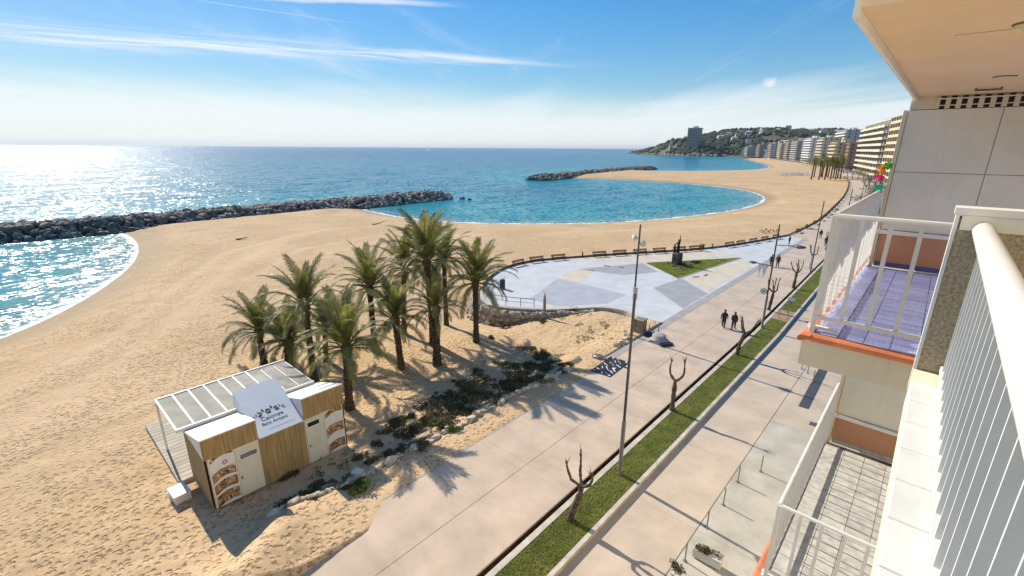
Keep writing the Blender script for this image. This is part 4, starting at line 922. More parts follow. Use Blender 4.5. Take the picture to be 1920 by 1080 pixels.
for k in range(4): MB().box(.0, .22, -.116, -.109, 4.3 - .24 * k, 4.42 - .24 * k).build('notice_mark', m_greyprint, nt)

# ================================================================== POLLARDED TREES
m_bark = mat('plane_bark', (0.13, 0.095, 0.065), 0.95, 0.5, 7, 0.9, 12, objrand=0.3, bdist=0.05)
def limb(mb, p, d, L, r0, r1, rr, n=7, wig=.16):
    pts = [Vector(p)]; d = Vector(d).normalized(); rad = [r0]
    for k in range(n):
        d = (d + Vector((rr.uniform(-wig, wig), rr.uniform(-wig, wig), rr.uniform(-.02, .16)))).normalized(); pts.append(pts[-1] + d * L / n); t = (k + 1) / n
        rad.append((r0 * (1 - t) + r1 * t) * rr.uniform(.80, 1.30))
    mb.tube(pts, rad, 8); return pts[-1], d
def pollard(x, y, z, seed, label, ht=1.9, nb=3, s=1.0):
    rr = random.Random(seed); root = thing('pollarded_tree', label, 'tree', (x, y, z), 0, 'pollarded trees in the grass strip')
    mb = MB(); top, d = limb(mb, (0, 0, -.1), (rr.uniform(-.1, .1), rr.uniform(-.1, .1), 1), ht + .1, .17 * s, .12 * s, rr, 10, .07); mb.build('trunk', m_bark, root, True)
    for k in range(nb):
        a = k * 6.28 / nb + rr.uniform(-.4, .4); m2 = MB(); p0 = top - d * .12
        e1, d1 = limb(m2, p0, (math.cos(a) * .9, math.sin(a) * .9, .75), .65 * s, .08 * s, .06 * s, rr, 5); e2, d2 = limb(m2, e1 - d1 * .03, (d1.x * .4, d1.y * .4, 1), rr.uniform(.6, .95) * s, .062 * s, .038 * s, rr, 6)
        m2.tube([e2 - d2 * .05, e2 + d2 * .05, e2 + d2 * .12], [.042 * s, .068 * s, .03 * s], 7)
        for j in range(5): q = (d2 + Vector((rr.uniform(-.9, .9), rr.uniform(-.9, .9), .3))).normalized(); ql = rr.uniform(.12, .42); m2.tube([e2, e2 + q * ql * .5, e2 + (q + Vector((0, 0, .25))) * ql], [.03, .017, .006], 5)
        m2.build('branch', m_bark, root, True)
for i, (px, py, h_, nb, lab) in enumerate([(1068, 975, 2.0, 3, 'nearest pollarded tree in the grass strip with three upright stubs'), (1260, 770, 2.2, 2, 'forked two-armed pollarded tree, second along the grass strip'), (1382, 665, 2.1, 3, 'pollarded tree beside the strolling couple'),
        (1440, 583, 2.2, 4, 'many-armed pollarded tree behind the round sign'), (1487, 542, 2.1, 4, 'pollarded tree just past the bare soil patch in the strip'), (1519, 506, 2.1, 3, 'pollarded tree close behind the third lamp post'), (1548, 470, 2.0, 3, 'farthest visible pollarded tree by the dark-clothed pair')]):
    p = gp(px, py, -.12); pollard(p.x, p.y, -.125, 20 + i, lab, h_, nb)
# bare soil patch with stakes
struct(MB().box(-9.97 + shift(51), -8.48 + shift(51), 49.5, 53.1, -.2, -.10).build('bare_soil', mat('bare_soil', (0.34, 0.235, 0.14), .95, .2, 2, .4, 12, bdist=.03)))
m_stake = mat('pale_stake', (0.45, 0.38, 0.26), .9, .2, 5)
for i, (dx, dy, hh) in enumerate([(-.9, 50.1, .9), (-.7, 52.4, 1.0), (-.35, 51.2, .8)]):
    s_ = MB().bar((0, 0, -.1), (.03, 0, hh), .06).build('stake', m_stake); s_.location = (-8.9 + dx + shift(51) + .4, dy, -.10); tag(s_, ['pale stake at the near edge of the bare soil patch', 'tallest pale stake at the far edge of the soil patch', 'short pale stake in the middle of the bare soil patch'][i], 'stake', 'stakes in the bare soil')
sgn = thing('grass_sign', 'small grey tilted notice board standing on the grass past the soil patch', 'sign', (-9.6, 55.3, -.12)); MB().bar((0, 0, -.1), (0, 0, .7), .05).build('post', m_poleg, sgn); MB().quad((-.35, -.2, .62), (.35, -.2, .62), (.35, .2, .85), (-.35, .2, .85)).quad((-.35, -.2, .6), (-.35, .2, .83), (.35, .2, .83), (.35, -.2, .6)).build('plate', mat('grey_notice', (.20, .22, .26), .5, .2, 5), sgn)

# ================================================================== PEOPLE
def person(x, y, z, rz, seed, label, top, leg, hair, hgt=1.72, stride=.25, sit=False, arm=(-.2, .25), skirt=False):
    rr = random.Random(seed); V_ = []; E_ = []; RAD = []
    def v(p, r_): V_.append(Vector(p)); RAD.append(r_); return len(V_) - 1
    def e(*ids):
        for a, b_ in zip(ids, ids[1:]): E_.append((a, b_))
    if not sit:
        pel = v((0, 0, .93), .155); wa = v((0, 0, 1.10), .145); ch = v((0, .0, 1.30), .175); nk = v((0, .01, 1.47), .06); hd0 = v((0, .03, 1.56), .085); hd1 = v((0, .035, 1.66), .095); hd2 = v((0, .02, 1.71), .06)
        e(pel, wa, ch, nk, hd0, hd1, hd2)
        for s, st in ((-1, stride), (1, -stride)):
            hp = v((s * .095, 0, .88), .105); kn = v((s * .10, st * .55 + .04, .50), .072); an = v((s * .10, st - .03, .09), .048); to = v((s * .115, st + .13, .035), .04); e(pel, hp, kn, an, to)
            sh = v((s * .19, 0, 1.40), .068); el = v((s * .26, -st * .35 - .02, 1.13), .052); wr = v((s * .27, -st * .7 + .08, .90), .036); hn = v((s * .265, -st * .75 + .10, .81), .036); e(ch, sh, el, wr, hn)
    else:
        pel = v((0, 0, .50), .16); wa = v((0, .02, .68), .145); ch = v((0, .05, .88), .17); nk = v((0, .09, 1.05), .06); hd0 = v((0, .12, 1.13), .085); hd1 = v((0, .13, 1.23), .095); hd2 = v((0, .12, 1.29), .06); e(pel, wa, ch, nk, hd0, hd1, hd2)
        for s in (-1, 1):
            hp = v((s * .1, .05, .50), .10); kn = v((s * .13, .46, .50), .075); an = v((s * .12, .46, .09), .05); to = v((s * .13, .62, .04), .04); e(pel, hp, kn, an, to)
            sh = v((s * .19, .05, .98), .068); el = v((s * .25, .18, .74), .05); wr = v((s * .18, .38, .64), .036); hn = v((s * .15, .45, .62), .036); e(ch, sh, el, wr, hn)
    me = bpy.data.meshes.new('tmp'); me.from_pydata([tuple(p * hgt / 1.72) for p in V_], E_, []); o = bpy.data.objects.new('tmp', me); col.objects.link(o)
    o.modifiers.new('s', 'SKIN'); o.modifiers.new('u', 'SUBSURF').levels = 1
    sv_ = me.skin_vertices[0].data
    for i, r_ in enumerate(RAD): sv_[i].radius = (r_ * 1.32, r_ * 1.25)
    sv_[0].use_root = True
    bpy.context.view_layer.update(); me2 = bpy.data.meshes.new_from_object(o.evaluated_get(bpy.context.evaluated_depsgraph_get())); bpy.data.objects.remove(o); bpy.data.meshes.remove(me)
    key = 'clothes_%d' % seed; m, n, b = new_mat(key); se = n.add('ShaderNodeSeparateXYZ'); n.l.new(n.add('ShaderNodeTexCoord').outputs['Object'], se.inputs[0])
    cr = n.add('ShaderNodeValToRGB'); cr.color_ramp.interpolation = 'CONSTANT'; el_ = cr.color_ramp.elements; H_ = hgt if not sit else 1.30 * hgt / 1.72
    f = n.math('DIVIDE', se.outputs[2], H_); n.l.new(f, cr.inputs[0])
    stops = [(0, (.03, .03, .03)), (.055, leg), (.53 if not sit else .43, top), (.865 if not sit else .83, (.45, .28, .20)), (.945 if not sit else .93, hair)]
    el_[0].position = 0; el_[0].color = stops[0][1] + (1,); el_[1].position = stops[1][0]; el_[1].color = stops[1][1] + (1,)
    for p_, c_ in stops[2:]: q = el_.new(p_); q.color = c_ + (1,)
    n.l.new(cr.outputs[0], b.inputs['Base Color']); b.inputs['Roughness'].default_value = .85
    me2.name = 'person'; me2.materials.clear(); me2.materials.append(m); me2.polygons.foreach_set('use_smooth', [True] * len(me2.polygons))
    root = thing('person', label, 'person', (x, y, z), rz, 'people on the promenade'); link('body', me2, root)
    hp_ = V_[5 if True else 0] * hgt / 1.72
    hm = MB().lathe([(.02, -.02), (.095, .0), (.108, .06), (.085, .125), (.03, .15)], 10, (hp_.x, hp_.y - .025, hp_.z - .02)); hm.build('hair', mat('hair_%02d' % int(hair[0] * 100), hair, .8, .2, 8), root, True)
    return root
dk = (.018, .018, .022)
person(-12.6, 43.3, 0, R(12), 1, 'walker in black coat and trousers on the left of the hand-holding couple', (.02, .02, .024), (.022, .022, .026), (.03, .02, .015), 1.72, .26)
person(-11.75, 43.45, 0, R(8), 2, 'walker in dark jacket on the right of the couple by the tree', (.035, .028, .03), (.03, .032, .05), (.06, .04, .03), 1.66, -.22)
person(-15.9, 72.4, 0, R(190), 3, 'person in dark clothes left of two walking behind the pennants', (.03, .03, .04), (.02, .02, .03), (.04, .03, .02), 1.70, .2)
person(-15.2, 72.9, 0, R(185), 4, 'person in dark jacket right of two walking behind the pennants', (.05, .04, .04), (.03, .03, .05), (.05, .04, .03), 1.74, -.2)
person(-17.9, 91.6, 0, R(120), 5, 'person in dark clothes standing alone at the plaza end of the promenade', (.02, .02, .02), (.03, .03, .04), (.05, .03, .02), 1.68, .05)
person(-13.0, 94.9, 0, R(10), 6, 'left one of two dark-clothed strollers by the last pollarded tree', (.02, .02, .03), (.02, .02, .02), (.02, .02, .02), 1.75, .22)
person(-12.2, 95.3, 0, R(10), 7, 'right one of two dark-clothed strollers by the last pollarded tree', (.04, .02, .02), (.02, .02, .03), (.04, .03, .02), 1.68, -.22)
person(-15.2, 103, 0, R(200), 8, 'lone walker in pale trousers beyond the two strollers', (.05, .05, .06), (.25, .22, .2), (.05, .03, .02), 1.7, .2)
person(-12.7, 147, 0, R(200), 9, 'far walker in dark coat seen just above the white balcony rail', (.02, .02, .025), (.02, .02, .03), (.02, .02, .02), 1.74, .22)
person(-13.9, 141, 0, R(15), 10, 'far walker nearest the bend of the benches, in black', (.02, .02, .02), (.02, .02, .02), (.03, .02, .02), 1.7, -.2)

# ================================================================== PLAZA FURNITURE
m_wood = mat('bench_wood', (0.17, 0.085, 0.04), .7, .25, 4, .3, 20, stretch=(1, 6, 6), objrand=.25, bdist=.005)
m_iron = mat('dark_iron', (.04, .038, .036), .6, .2, 4, metal=.3)
def make_bench():
    t = thing('bench', '', 'bench', (0, 0, 0), 0, 'wooden benches along the beach edge')
    for k in range(3): MB().box(-1.2, 1.2, -.22 + .15 * k, -.09 + .15 * k, .42, .46).build('seat_plank', m_wood, t)
    for k in range(2): MB().box(-1.2, 1.2, .24 + .02 * k, .275 + .02 * k, .56 + .16 * k, .69 + .16 * k).build('back_plank', m_wood, t)
    for x in (-.95, .95): MB().box(x - .04, x + .04, -.2, -.12, 0, .42).box(x - .04, x + .04, .2, .28, 0, .56).box(x - .035, x + .035, -.12, .2, .36, .418).box(x - .03, x + .03, .2, .236, .56, .86).build('leg', m_iron, t)
    return t
EB = [Vector((x, y, 0)) for x, y in edge_beach] + [Vector((x, y, 0)) for x, y in cat_rom([(-20.3, 102.3), (-20.2, 128), (-22.3, 161), (-26.6, 213), (-34.6, 283), (-44, 348)], 8)[1:]]
def nearest_on_edge(p):
    best = None
    for a, c in zip(EB, EB[1:]):
        d = c - a; t = max(0, min(1, (p - a).dot(d) / d.dot(d))); q = a + d * t
        if best is None or (p - q).length < best[0]: best = ((p - q).length, q, d.normalized())
    return best[1], best[2]
spots = []
for px, py in [(968, 497), (1005, 491), (1042, 485), (1123, 481), (1162, 479), (1201, 477), (1238, 475), (1274, 472), (1300, 469), (1359, 461), (1381, 458), (1409, 455), (1430, 451), (1450, 447)]:
    q, d = nearest_on_edge(gp(px, py, 0)); spots.append((q, d))
s_acc = 0; L_ = 0
q0 = nearest_on_edge(Vector((-20.2, 106, 0)))[0]; yv = 107.0
while yv < 300: q, d = nearest_on_edge(Vector((-20.2 - max(0, (yv - 128)) * .09, yv, 0))); spots.append((q, d)); yv += 7.6 if yv < 170 else 10
bench0 = make_bench(); index_kids()
for i, (q, d) in enumerate(spots):
    nrm = Vector((d.y, -d.x, 0)); c_ = q + nrm * .62; rz = math.atan2(d.y, d.x) ; lab = None
    if i < 14: lab = 'brown wooden bench on the plaza beach edge, %s counting from the curved railing' % ORD[i]
    else: lab = 'brown bench on the bending promenade edge, %s beyond the end of the plaza' % ORD[i - 14]
    if i == 0: bench0.location = (c_.x, c_.y, 0.0); bench0.rotation_euler = (0, 0, rz); bench0['label'] = lab
    else: clone(bench0, (c_.x, c_.y, 0.0), rz, lab)
# brown timber edge beam behind the benches and the low wall of the bend
er = thing('edge_beam', 'long brown timber edge beam between the benches and the beach', 'edge beam', (EB[12].x, EB[12].y, .05)); pth = [((p - Vector((0, 0, 0))).x, p.y) for p in EB[6:]]
strip_along([(x, y) for x, y in pth], .16, .05, .26).build('beam', m_wood, er, off=er.location)
for i in range(0, len(pth), 2): MB().box(pth[i][0] - .06, pth[i][0] + .06, pth[i][1] - .06, pth[i][1] + .06, -.2, .045 + .0).build('beam_post', m_wood, er, off=er.location)
# statue on plinth
m_stone_d = mat('dark_granite', (.045, .046, .05), .45, .25, 6, spec=.3)
m_bronze = mat('bronze', (.055, .035, .02), .45, .3, 6, metal=.6)
st = thing('statue', 'dark bronze statue of a figure with raised arm on a granite plinth', 'statue', (-26.1, 63.9, .06), R(-20))
pl = MB().bevbox(-.55, .55, -.45, .45, -.1, 1.72, .04).build('plinth', m_stone_d, st); MB().box(-.35, .35, -.462, -.448, .7, 1.2).build('plaque', m_bronze, pl)
fg = MB(); fg.tube([(-.1, 0, 1.70), (-.11, .02, 2.15), (-.08, 0, 2.62)], [.10, .115, .14], 8).tube([(.1, .05, 1.70), (.1, .08, 2.15), (.06, .02, 2.62)], [.09, .11, .14], 8)
fg.tube([(0, 0, 2.5), (.0, .0, 2.75), (.0, -.02, 3.05), (.0, 0, 3.3), (0, 0, 3.4)], [.20, .16, .22, .17, .07], 10).tube([(0, 0, 3.36), (0, -.02, 3.46), (0, -.02, 3.60), (0, 0, 3.68)], [.06, .12, .125, .05], 10)
fg.tube([(.18, 0, 3.25), (.30, -.05, 3.55), (.24, -.08, 3.95), (.2, -.08, 4.15), (.2, -.06, 4.3)], [.085, .07, .055, .07, .03], 7).tube([(-.18, 0, 3.24), (-.42, -.1, 2.95), (-.50, -.22, 2.65)], [.08, .065, .05], 7)
fg.tube([(-.45, -.2, 1.7), (-.48, -.2, 2.1), (-.50, -.2, 2.5), (-.48, -.2, 2.72)], [.16, .17, .20, .08], 9).tube([(-.48, -.2, 2.68), (-.48, -.22, 2.80), (-.48, -.2, 2.92)], [.07, .12, .05], 8)
fg.build('figure', m_bronze, st, True)
for i, (px, py, rd) in enumerate([(1262, 499, .5), (1282, 499, .7), (1291, 496, .65), (1300, 494, .7), (1279, 504, .65), (1308, 493, .45), (1251, 494, .4)]):
    p = gp(px, py, .07); shrub(p.x, p.y, .05, rd, 300 + i, m_leafp if i % 2 == 0 else m_leafd, ['pale round shrub right at the foot of the statue plinth', 'dark green shrub right of the statue plinth', 'silvery shrub in the middle of the statue bed', 'dark shrub at the far side of the statue bed', 'silvery shrub nearest the point of the plaza lawn', 'small dark shrub at the right end of the statue bed', 'small pale shrub left of the statue plinth'][i], 220, .09, .6, 'shrubs round the statue')
# litter bin and bollards on the beach edge
def bin_(px, py, lab):
    p = gp(px, py, 0); t = thing('litter_bin', lab, 'bin', (p.x, p.y, 0)); MB().lathe([(.24, .22), (.27, .95), (.24, 1.0)], 12).build('drum', m_wood, t)
    for s in (-.3, .3): MB().box(s - .03, s + .03, -.03, .03, 0, 1.15).build('post', m_iron, t)
    MB().box(-.27, .27, -.02, .02, 1.08, 1.13).build('crossbar', m_iron, t)
bin_(1316, 470, 'brown litter bin between benches right of the statue')
for i, (px, py, lab) in enumerate([(1092, 483, 'short dark bollard in the wide gap between plaza benches'), (1335, 467, 'short dark bollard right of the litter bin')]):
    p = gp(px, py, 0); bo = MB().lathe([(.10, 0), (.09, .75), (.11, .78), (.08, .9), (.02, .94)], 10).build('bollard', m_iron, None, True); bo.location = (p.x, p.y, 0); tag(bo, lab, 'bollard', 'plaza bollards')
# railing at the rounded end of the plaza
rl = thing('curved_railing', 'thin dark railing following the rounded end of the plaza above the boulders', 'railing', (-38, 37.5, .06)); ro = rl.location
rpts = [(-40.9, 42.4), (-39.6, 39.4), (-37.6, 36.5), (-35.2, 34.2), (-33.2, 33.6), (-31.0, 34.3), (-29.0, 35.4)]
rc = cat_rom(rpts, 3)
MB().tube([(x, y, .98) for x, y in rc], .035, 6).build('top_rail', m_iron, rl, off=ro); MB().tube([(x, y, .55) for x, y in rc], .02, 5).build('lower_rail', m_iron, rl, off=ro)
for x, y in rc[::2]: MB().tube([(x, y, .05), (x, y, .98)], .03, 6).build('post', m_iron, rl, off=ro)
bn = thing('plaza_post', 'stubby dark box post at the inner end of the curved railing', 'post', (-36.2, 38.2, .004)); MB().bevbox(-.22, .22, -.22, .22, 0, 1.15, .04).build('body', m_iron, bn)
mk = thing('wooden_marker', 'tall pointed wooden marker post standing in front of the boulder wall', 'post', (-27.4, 36.0 - .9, ground_z(-27.4, 35.1) - .05)); MB().tube([(0, 0, 0), (0, 0, 2.1), (0, 0, 2.75)], [.16, .15, .02], 6).build('post', mat('weathered_wood', (.30, .26, .21), .9, .3, 5, .4, 15, stretch=(4, 4, .6), bdist=.02), mk)
# block wall, bike rack, drum, mat by the corner
m_block = mat('rough_block', (.30, .25, .17), .95, .35, 3, .7, 8, bdist=.05)
bw = thing('stone_block', 'rough square stone pillar at the corner where plaza meets promenade', 'pillar', (-17.75, 36.8, min(0, ground_z(-17.75, 36.8)) - .1), R(6)); MB().bevbox(-.45, .45, -.45, .45, 0, 1.35, .06).build('pillar', m_block, bw); MB().bevbox(-.5, .5, -.5, .5, 1.35, 1.45, .03).build('cap', m_block, bw)
ls = thing('stone_kerb_end', 'low line of rough stones at the foot of the corner pillar', 'stones', (-17.9, 34.2, ground_z(-17.9, 34.2))); r = random.Random(5)
for k in range(7): s_ = r.uniform(.4, .65); link('stone', PSTONES[k], ls, (r.uniform(-.25, .25), -1.6 + k * .5, .05), (0, .2, k), s_)
rk = thing('bike_rack', 'small thin metal bicycle rack beside the corner pillar', 'bike rack', (-16.9, 37.4, .004), R(20))
for k in range(4): MB().tube([(-.6 + .4 * k, -.3, 0), (-.6 + .4 * k, -.3, .65), (-.6 + .4 * k, 0, .8), (-.6 + .4 * k, .3, .65), (-.6 + .4 * k, .3, 0)], .02, 5).build('hoop', m_poleg, rk)
MB().bar((-.7, -.3, .03), (.7, -.3, .03), .04).bar((-.7, .3, .03), (.7, .3, .03), .04).build('base', m_poleg, rk)
dr = thing('concrete_drum', 'grey concrete drum lying on its low plinth at the promenade corner', 'drum', (-15.6, 36.2, 0), R(-30)); m_conc = mat('grey_concrete', (.36, .355, .34), .85, .15, 2, .3, 14, bdist=.02)
MB().lathe([(.85, 0), (.85, .12), (.62, .2), (.58, .55), (.50, .62)], 18).build('drum', m_conc, dr, True); MB().box(-2.0, -.87, -.45, .45, 0, .10).build('plinth', m_iron, dr); MB().box(.87, 1.2, -.55, .55, .0, .2).build('step', m_iron, dr)
mm, n, b = new_mat('graffiti_print'); vec = n.add('ShaderNodeTexCoord').outputs['Object']; wv = n.add('ShaderNodeTexWave', wave_type='BANDS', bands_direction='DIAGONAL'); wv.inputs['Scale'].default_value = 1.1; wv.inputs['Distortion'].default_value = 9; wv.inputs['Detail'].default_value = 2; n.l.new(vec, wv.inputs['Vector'])
c = n.mix(n.math('MULTIPLY', n.smooth(wv.outputs[0], .80, .88), n.smooth(n.noise(vec, 1.6, 2), .42, .52)), (.015, .015, .016), (.75, .75, .73)); n.l.new(c, b.inputs['Base Color']); b.inputs['Roughness'].default_value = .6
mt = thing('graffiti_panel', 'black sloping panel with white graffiti strokes at the promenade edge', 'panel', (-16.1, 29.0, 0.002), R(3)); MB().quad((-.75, -1.6, .02), (.75, -1.6, .02), (.75, 1.6, .02), (-.75, 1.6, .02)).quad((-.75, -1.6, .006), (-.75, 1.6, .006), (.75, 1.6, .006), (.75, -1.6, .006)).build('face', mm, mt); MB().box(-.78, -.755, -1.62, 1.62, 0, .06).box(.755, .78, -1.62, 1.62, 0, .06).build('frame', m_dark, mt)
for i, (x, y, s_) in enumerate([(-33.0, 56.4, .5), (-31.2, 57.2, .42), (-21.5, 59.4, .5), (-20.9, 61.2, .5)]):
    t = MB().box(-s_, s_, -.16, .16, 0, .018).build('drain_cover', m_dark); t.location = (x, y, .005); t.rotation_euler = (0, 0, R(30 * i)); tag(t, ['dark drain cover on the plaza left of the floodlight post top', 'smaller dark drain cover right beside it on the cream field', 'dark floor plate just below the point of the lawn', 'dark floor plate along the lower side of the lawn'][i], 'drain cover', 'dark plates in the plaza floor')
# posts on the beach by the path and stacked sunbeds farther off
for i, (px, py) in enumerate([(1428, 434), (1433, 437), (1436, 431), (1441, 435), (1447, 432), (1453, 435), (1459, 432)]):
    p = gp(px, py, -.6); t = thing('wooden_trestle', 'low wooden trestle on the beach near the plaza end, %s from the left' % ORD[i], 'trestle', (p.x, p.y, ground_z(p.x, p.y)), R(40 * i), 'wooden trestles on the sand'); t.scale = (.7,) * 3; MB().box(-.6, .6, -.12, .12, .42, .52).build('top', m_wood, t)
    for s in (-.45, .45): MB().box(s - .06, s + .06, -.1, .1, -.1, .42).build('leg', m_wood, t)
m_bed = mat('sunbed_plastic', (.62, .52, .50), .6, .2, 1, objrand=.5); r = random.Random(8)
def sunbed(): return MB().box(-.95, .4, -.33, .33, .24, .32).quad((.4, -.33, .30), (1.0, -.33, .62), (1.0, .33, .62), (.4, .33, .30)).quad((.4, -.33, .26), (.4, .33, .26), (1.0, .33, .58), (1.0, -.33, .58)).box(-.9, -.84, -.3, -.24, 0, .24).box(-.9, -.84, .24, .3, 0, .24).box(.3, .36, -.3, -.24, 0, .24).box(.3, .36, .24, .3, 0, .24).mesh('sunbed', m_bed)
bedm = sunbed()
for i in range(44):
    px = 1462 + 56 * (i % 22) / 21 + r.uniform(-1, 1); py = 325.5 + 3.2 * (i // 22) + r.uniform(-.5, .5); p = gp(px, py, -.6); t = link('sunbed', bedm, None, (p.x, p.y, ground_z(p.x, p.y)), (0, 0, r.uniform(0, 3)), 1.6); tag(t, 'pale pinkish sunbed in the distant rows on the far beach', 'sunbed', 'distant sunbeds beside the far palms')

# ================================================================== PAVEMENT FURNITURE
def hoop(px, py, i):
    p = gp(px, py, PZ); t = thing('parking_hoop', 'slim grey steel parking hoop on the pavement, %s counting from the planter' % ORD[i], 'hoop', (p.x, p.y, PZ), 0, 'steel hoops on the pavement')
    MB().tube([(0, 0, -.05), (0, 0, .92)], .032, 8).build('post', m_poleg, t); MB().tube([(0, 0, .0), (0, 0, .04)], .08, 10).build('foot', m_poleg, t); MB().lathe([(.032, .92), (.04, .94), (.02, .98)], 8).build('cap', m_poleg, t)
for i, (px, py) in enumerate([(1284, 1052), (1325, 990), (1356, 947), (1383, 904), (1426, 884), (1503, 692), (1514, 700), (1524, 716)]): hoop(px, py, i)
m_planter = mat('white_planter', (.62, .58, .50), .7, .08, 3)
p = gp(1325, 1053, PZ); t = thing('planter', 'white rectangular planter box filled with bushy plants on the pavement', 'planter', (p.x, p.y, PZ), R(2)); MB().box(-.55, .55, -.17, -.14, .06, .46).box(-.55, .55, .14, .17, .06, .46).box(-.55, -.52, -.14, .14, .06, .46).box(.52, .55, -.14, .14, .06, .46).box(-.52, .52, -.14, .14, .06, .38).build('trough', m_planter, t)
for s in (-.42, .42): MB().box(s - .06, s + .06, -.12, .12, 0, .06).build('foot', m_planter, t)
v = leaf_cloud(420, .42, 71, .05, .5, 9); v[..., 0] *= 1.35; v[..., 1] *= .55; v[..., 2] += .40; link('foliage', cloud_mesh('foliage', v, mat('dry_leaf', (.13, .105, .045), .8, .4, 3, trans=.15)), t)
for i, (px, py, rd, lab) in enumerate([(1266, 1082, .35, 'round brown-green potted bush at the bottom edge, near the hoops')]):
    p = gp(px, py, PZ); t = thing('potted_bush', lab, 'potted plant', (p.x, p.y, PZ)); MB().lathe([(.15, 0), (.22, .3), (.24, .32), (.2, .3)], 12).build('pot', m_planter, t); v = leaf_cloud(300, rd, 72, .05, .9, 6); v[..., 2] += .28; link('foliage', cloud_mesh('foliage', v, m_leafd), t)
gr = thing('drain_grate', 'long dark metal grate set into the pavement beneath the balconies', 'grate', (-4.0, 38.0, PZ), R(1)); MB().box(-.30, .30, -5.0, 5.0, -.02, .006).build('pit', mat('grate_dark', (.075, .085, .10), .6, .2, 2), gr)
for k in range(40): MB().box(-.29, .29, -4.95 + k * .25, -4.91 + k * .25, .006, .018).build('slat', m_lamp, gr)
for i, (px, py, lab) in enumerate([(1530, 797, 'small square manhole cover near the lower balcony rail'), (1130, 0, None)][:1]):
    p = gp(px, py, PZ); t = MB().bevbox(-.35, .35, -.25, .25, -.02, .012, .005).build('manhole_cover', m_lamp); t.location = (p.x, p.y, PZ); tag(t, lab, 'manhole cover')

# ================================================================== NEAR APARTMENT BUILDING (the one the picture is taken from)
m_wallp = mat('render_panel', (.80, .75, .63), .8, .05, 1.2, .15, 40, world=True, bdist=.003, grime=(.16, (5, 5, .6), 2.2))
m_wcream = mat('cream_render', (.74, .66, .50), .85, .06, 1.0, .2, 40, world=True, bdist=.003, grime=(.22, (5, 5, .6), 1.8))
m_salmon = mat('salmon_paint', (.52, .26, .155), .8, .06, 1.5, world=True)
m_wpaint = mat('white_paint', (.78, .76, .71), .45, .05, 2, spec=.4, grime=(.18, (8, 8, 2), 9))
m_orange = mat('terracotta_coping', (.60, .20, .09), .55, .15, 4, .2, 20, bdist=.004)
m_ceil = mat('ceiling_paint', (.82, .61, .40), .9, .05, .8, .1, 30, world=True, bdist=.003, grime=(.13, (1.2, .5, 1), 1.6))
m_bluet = mat('blue_tile', (.36, .385, .70), .4, .10, 3, objrand=.22, spec=.45)
m_bluesk = mat('blue_skirting', (.10, .11, .33), .4, .1, 3)
m_greyt = mat('grey_tile', (.50, .485, .45), .55, .16, 9, .15, 40, objrand=.18, bdist=.004)
m_stucco = mat('speckled_stucco', (.46, .37, .25), .95, .3, 55, .8, 60, world=True, bdist=.008)
m_tilew = mat('white_ledge_tile', (.70, .69, .64), .45, .05, 3, objrand=.08, spec=.4, grime=(.2, (6, 3, 1), 9))
m_rail = mat('rail_paint', (.74, .72, .68), .5, .04, 4, spec=.4, grime=(.22, (9, 9, 5), 14))
def porous(name, c, hole):
    m, n, b = new_mat(name); b.inputs['Base Color'].default_value = c + (1,); b.inputs['Roughness'].default_value = .85
    tl = n.add('ShaderNodeBsdfTranslucent'); tl.inputs[0].default_value = c + (1,); mx = n.add('ShaderNodeMixShader'); mx.inputs[0].default_value = .55; n.l.new(b.outputs[0], mx.inputs[1]); n.l.new(tl.outputs[0], mx.inputs[2])
    tp = n.add('ShaderNodeBsdfTransparent')
    m2 = n.add('ShaderNodeMixShader'); m2.inputs[0].default_value = hole; n.l.new(mx.outputs[0], m2.inputs[1]); n.l.new(tp.outputs[0], m2.inputs[2]); n.l.new(m2.outputs[0], n.n['Material Output'].inputs['Surface']); return m
ap = thing('apartment_building', 'cream apartment building on the right with stacked balconies and white railings', 'building', (3, 4, PZ)); ao = ap.location
A = lambda mb, name, m, par=ap, sm=False: mb.build(name, m, par, sm, off=ao)
XI = 1.75
A(MB().box(XI, 14, -10, 26, PZ, 23.5), 'main_body', m_wcream)
YW = 9.45
def fin_storey(zf, ztop):
    """side wall between two balconies: painted base, ledge, panels with open joints"""
    A(MB().box(-.60, XI, YW + .03, YW + .18, zf, ztop), 'wall_core', m_wcream)
    A(MB().box(-.585, XI, YW - .012, YW + .028, zf, zf + .52), 'painted_base', m_salmon)
    A(MB().box(-.585, XI, YW - .022, YW - .013, zf + .0, zf + .075), 'skirting', m_bluesk if zf > 14 else m_greyt)
    A(MB().box(-.64, XI, YW - .06, YW + .028, zf + .525, zf + .585), 'ledge', m_wpaint)
    zs = [zf + .59, zf + 1.48, ztop]
    for za, zb in zip(zs, zs[1:]):
        for xa, xb in ((-.61, .40), (.40, XI)):
            A(MB().box(xa + .004, xb - .004, YW - .01, YW + .028, za + .004, zb - .004), 'wall_panel', m_wallp)
    A(MB().box(-.66, -.612, YW - .03, YW + .19, zf - .1, ztop), 'corner_trim', m_wcream)
fin_storey(14.2, 16.57); fin_storey(10.85, 13.86); fin_storey(7.5, 10.5); fin_storey(4.15, 7.15)
A(MB().box(-.60, XI, YW, YW + .18, PZ, 4.1), 'ground_wall', m_wcream)
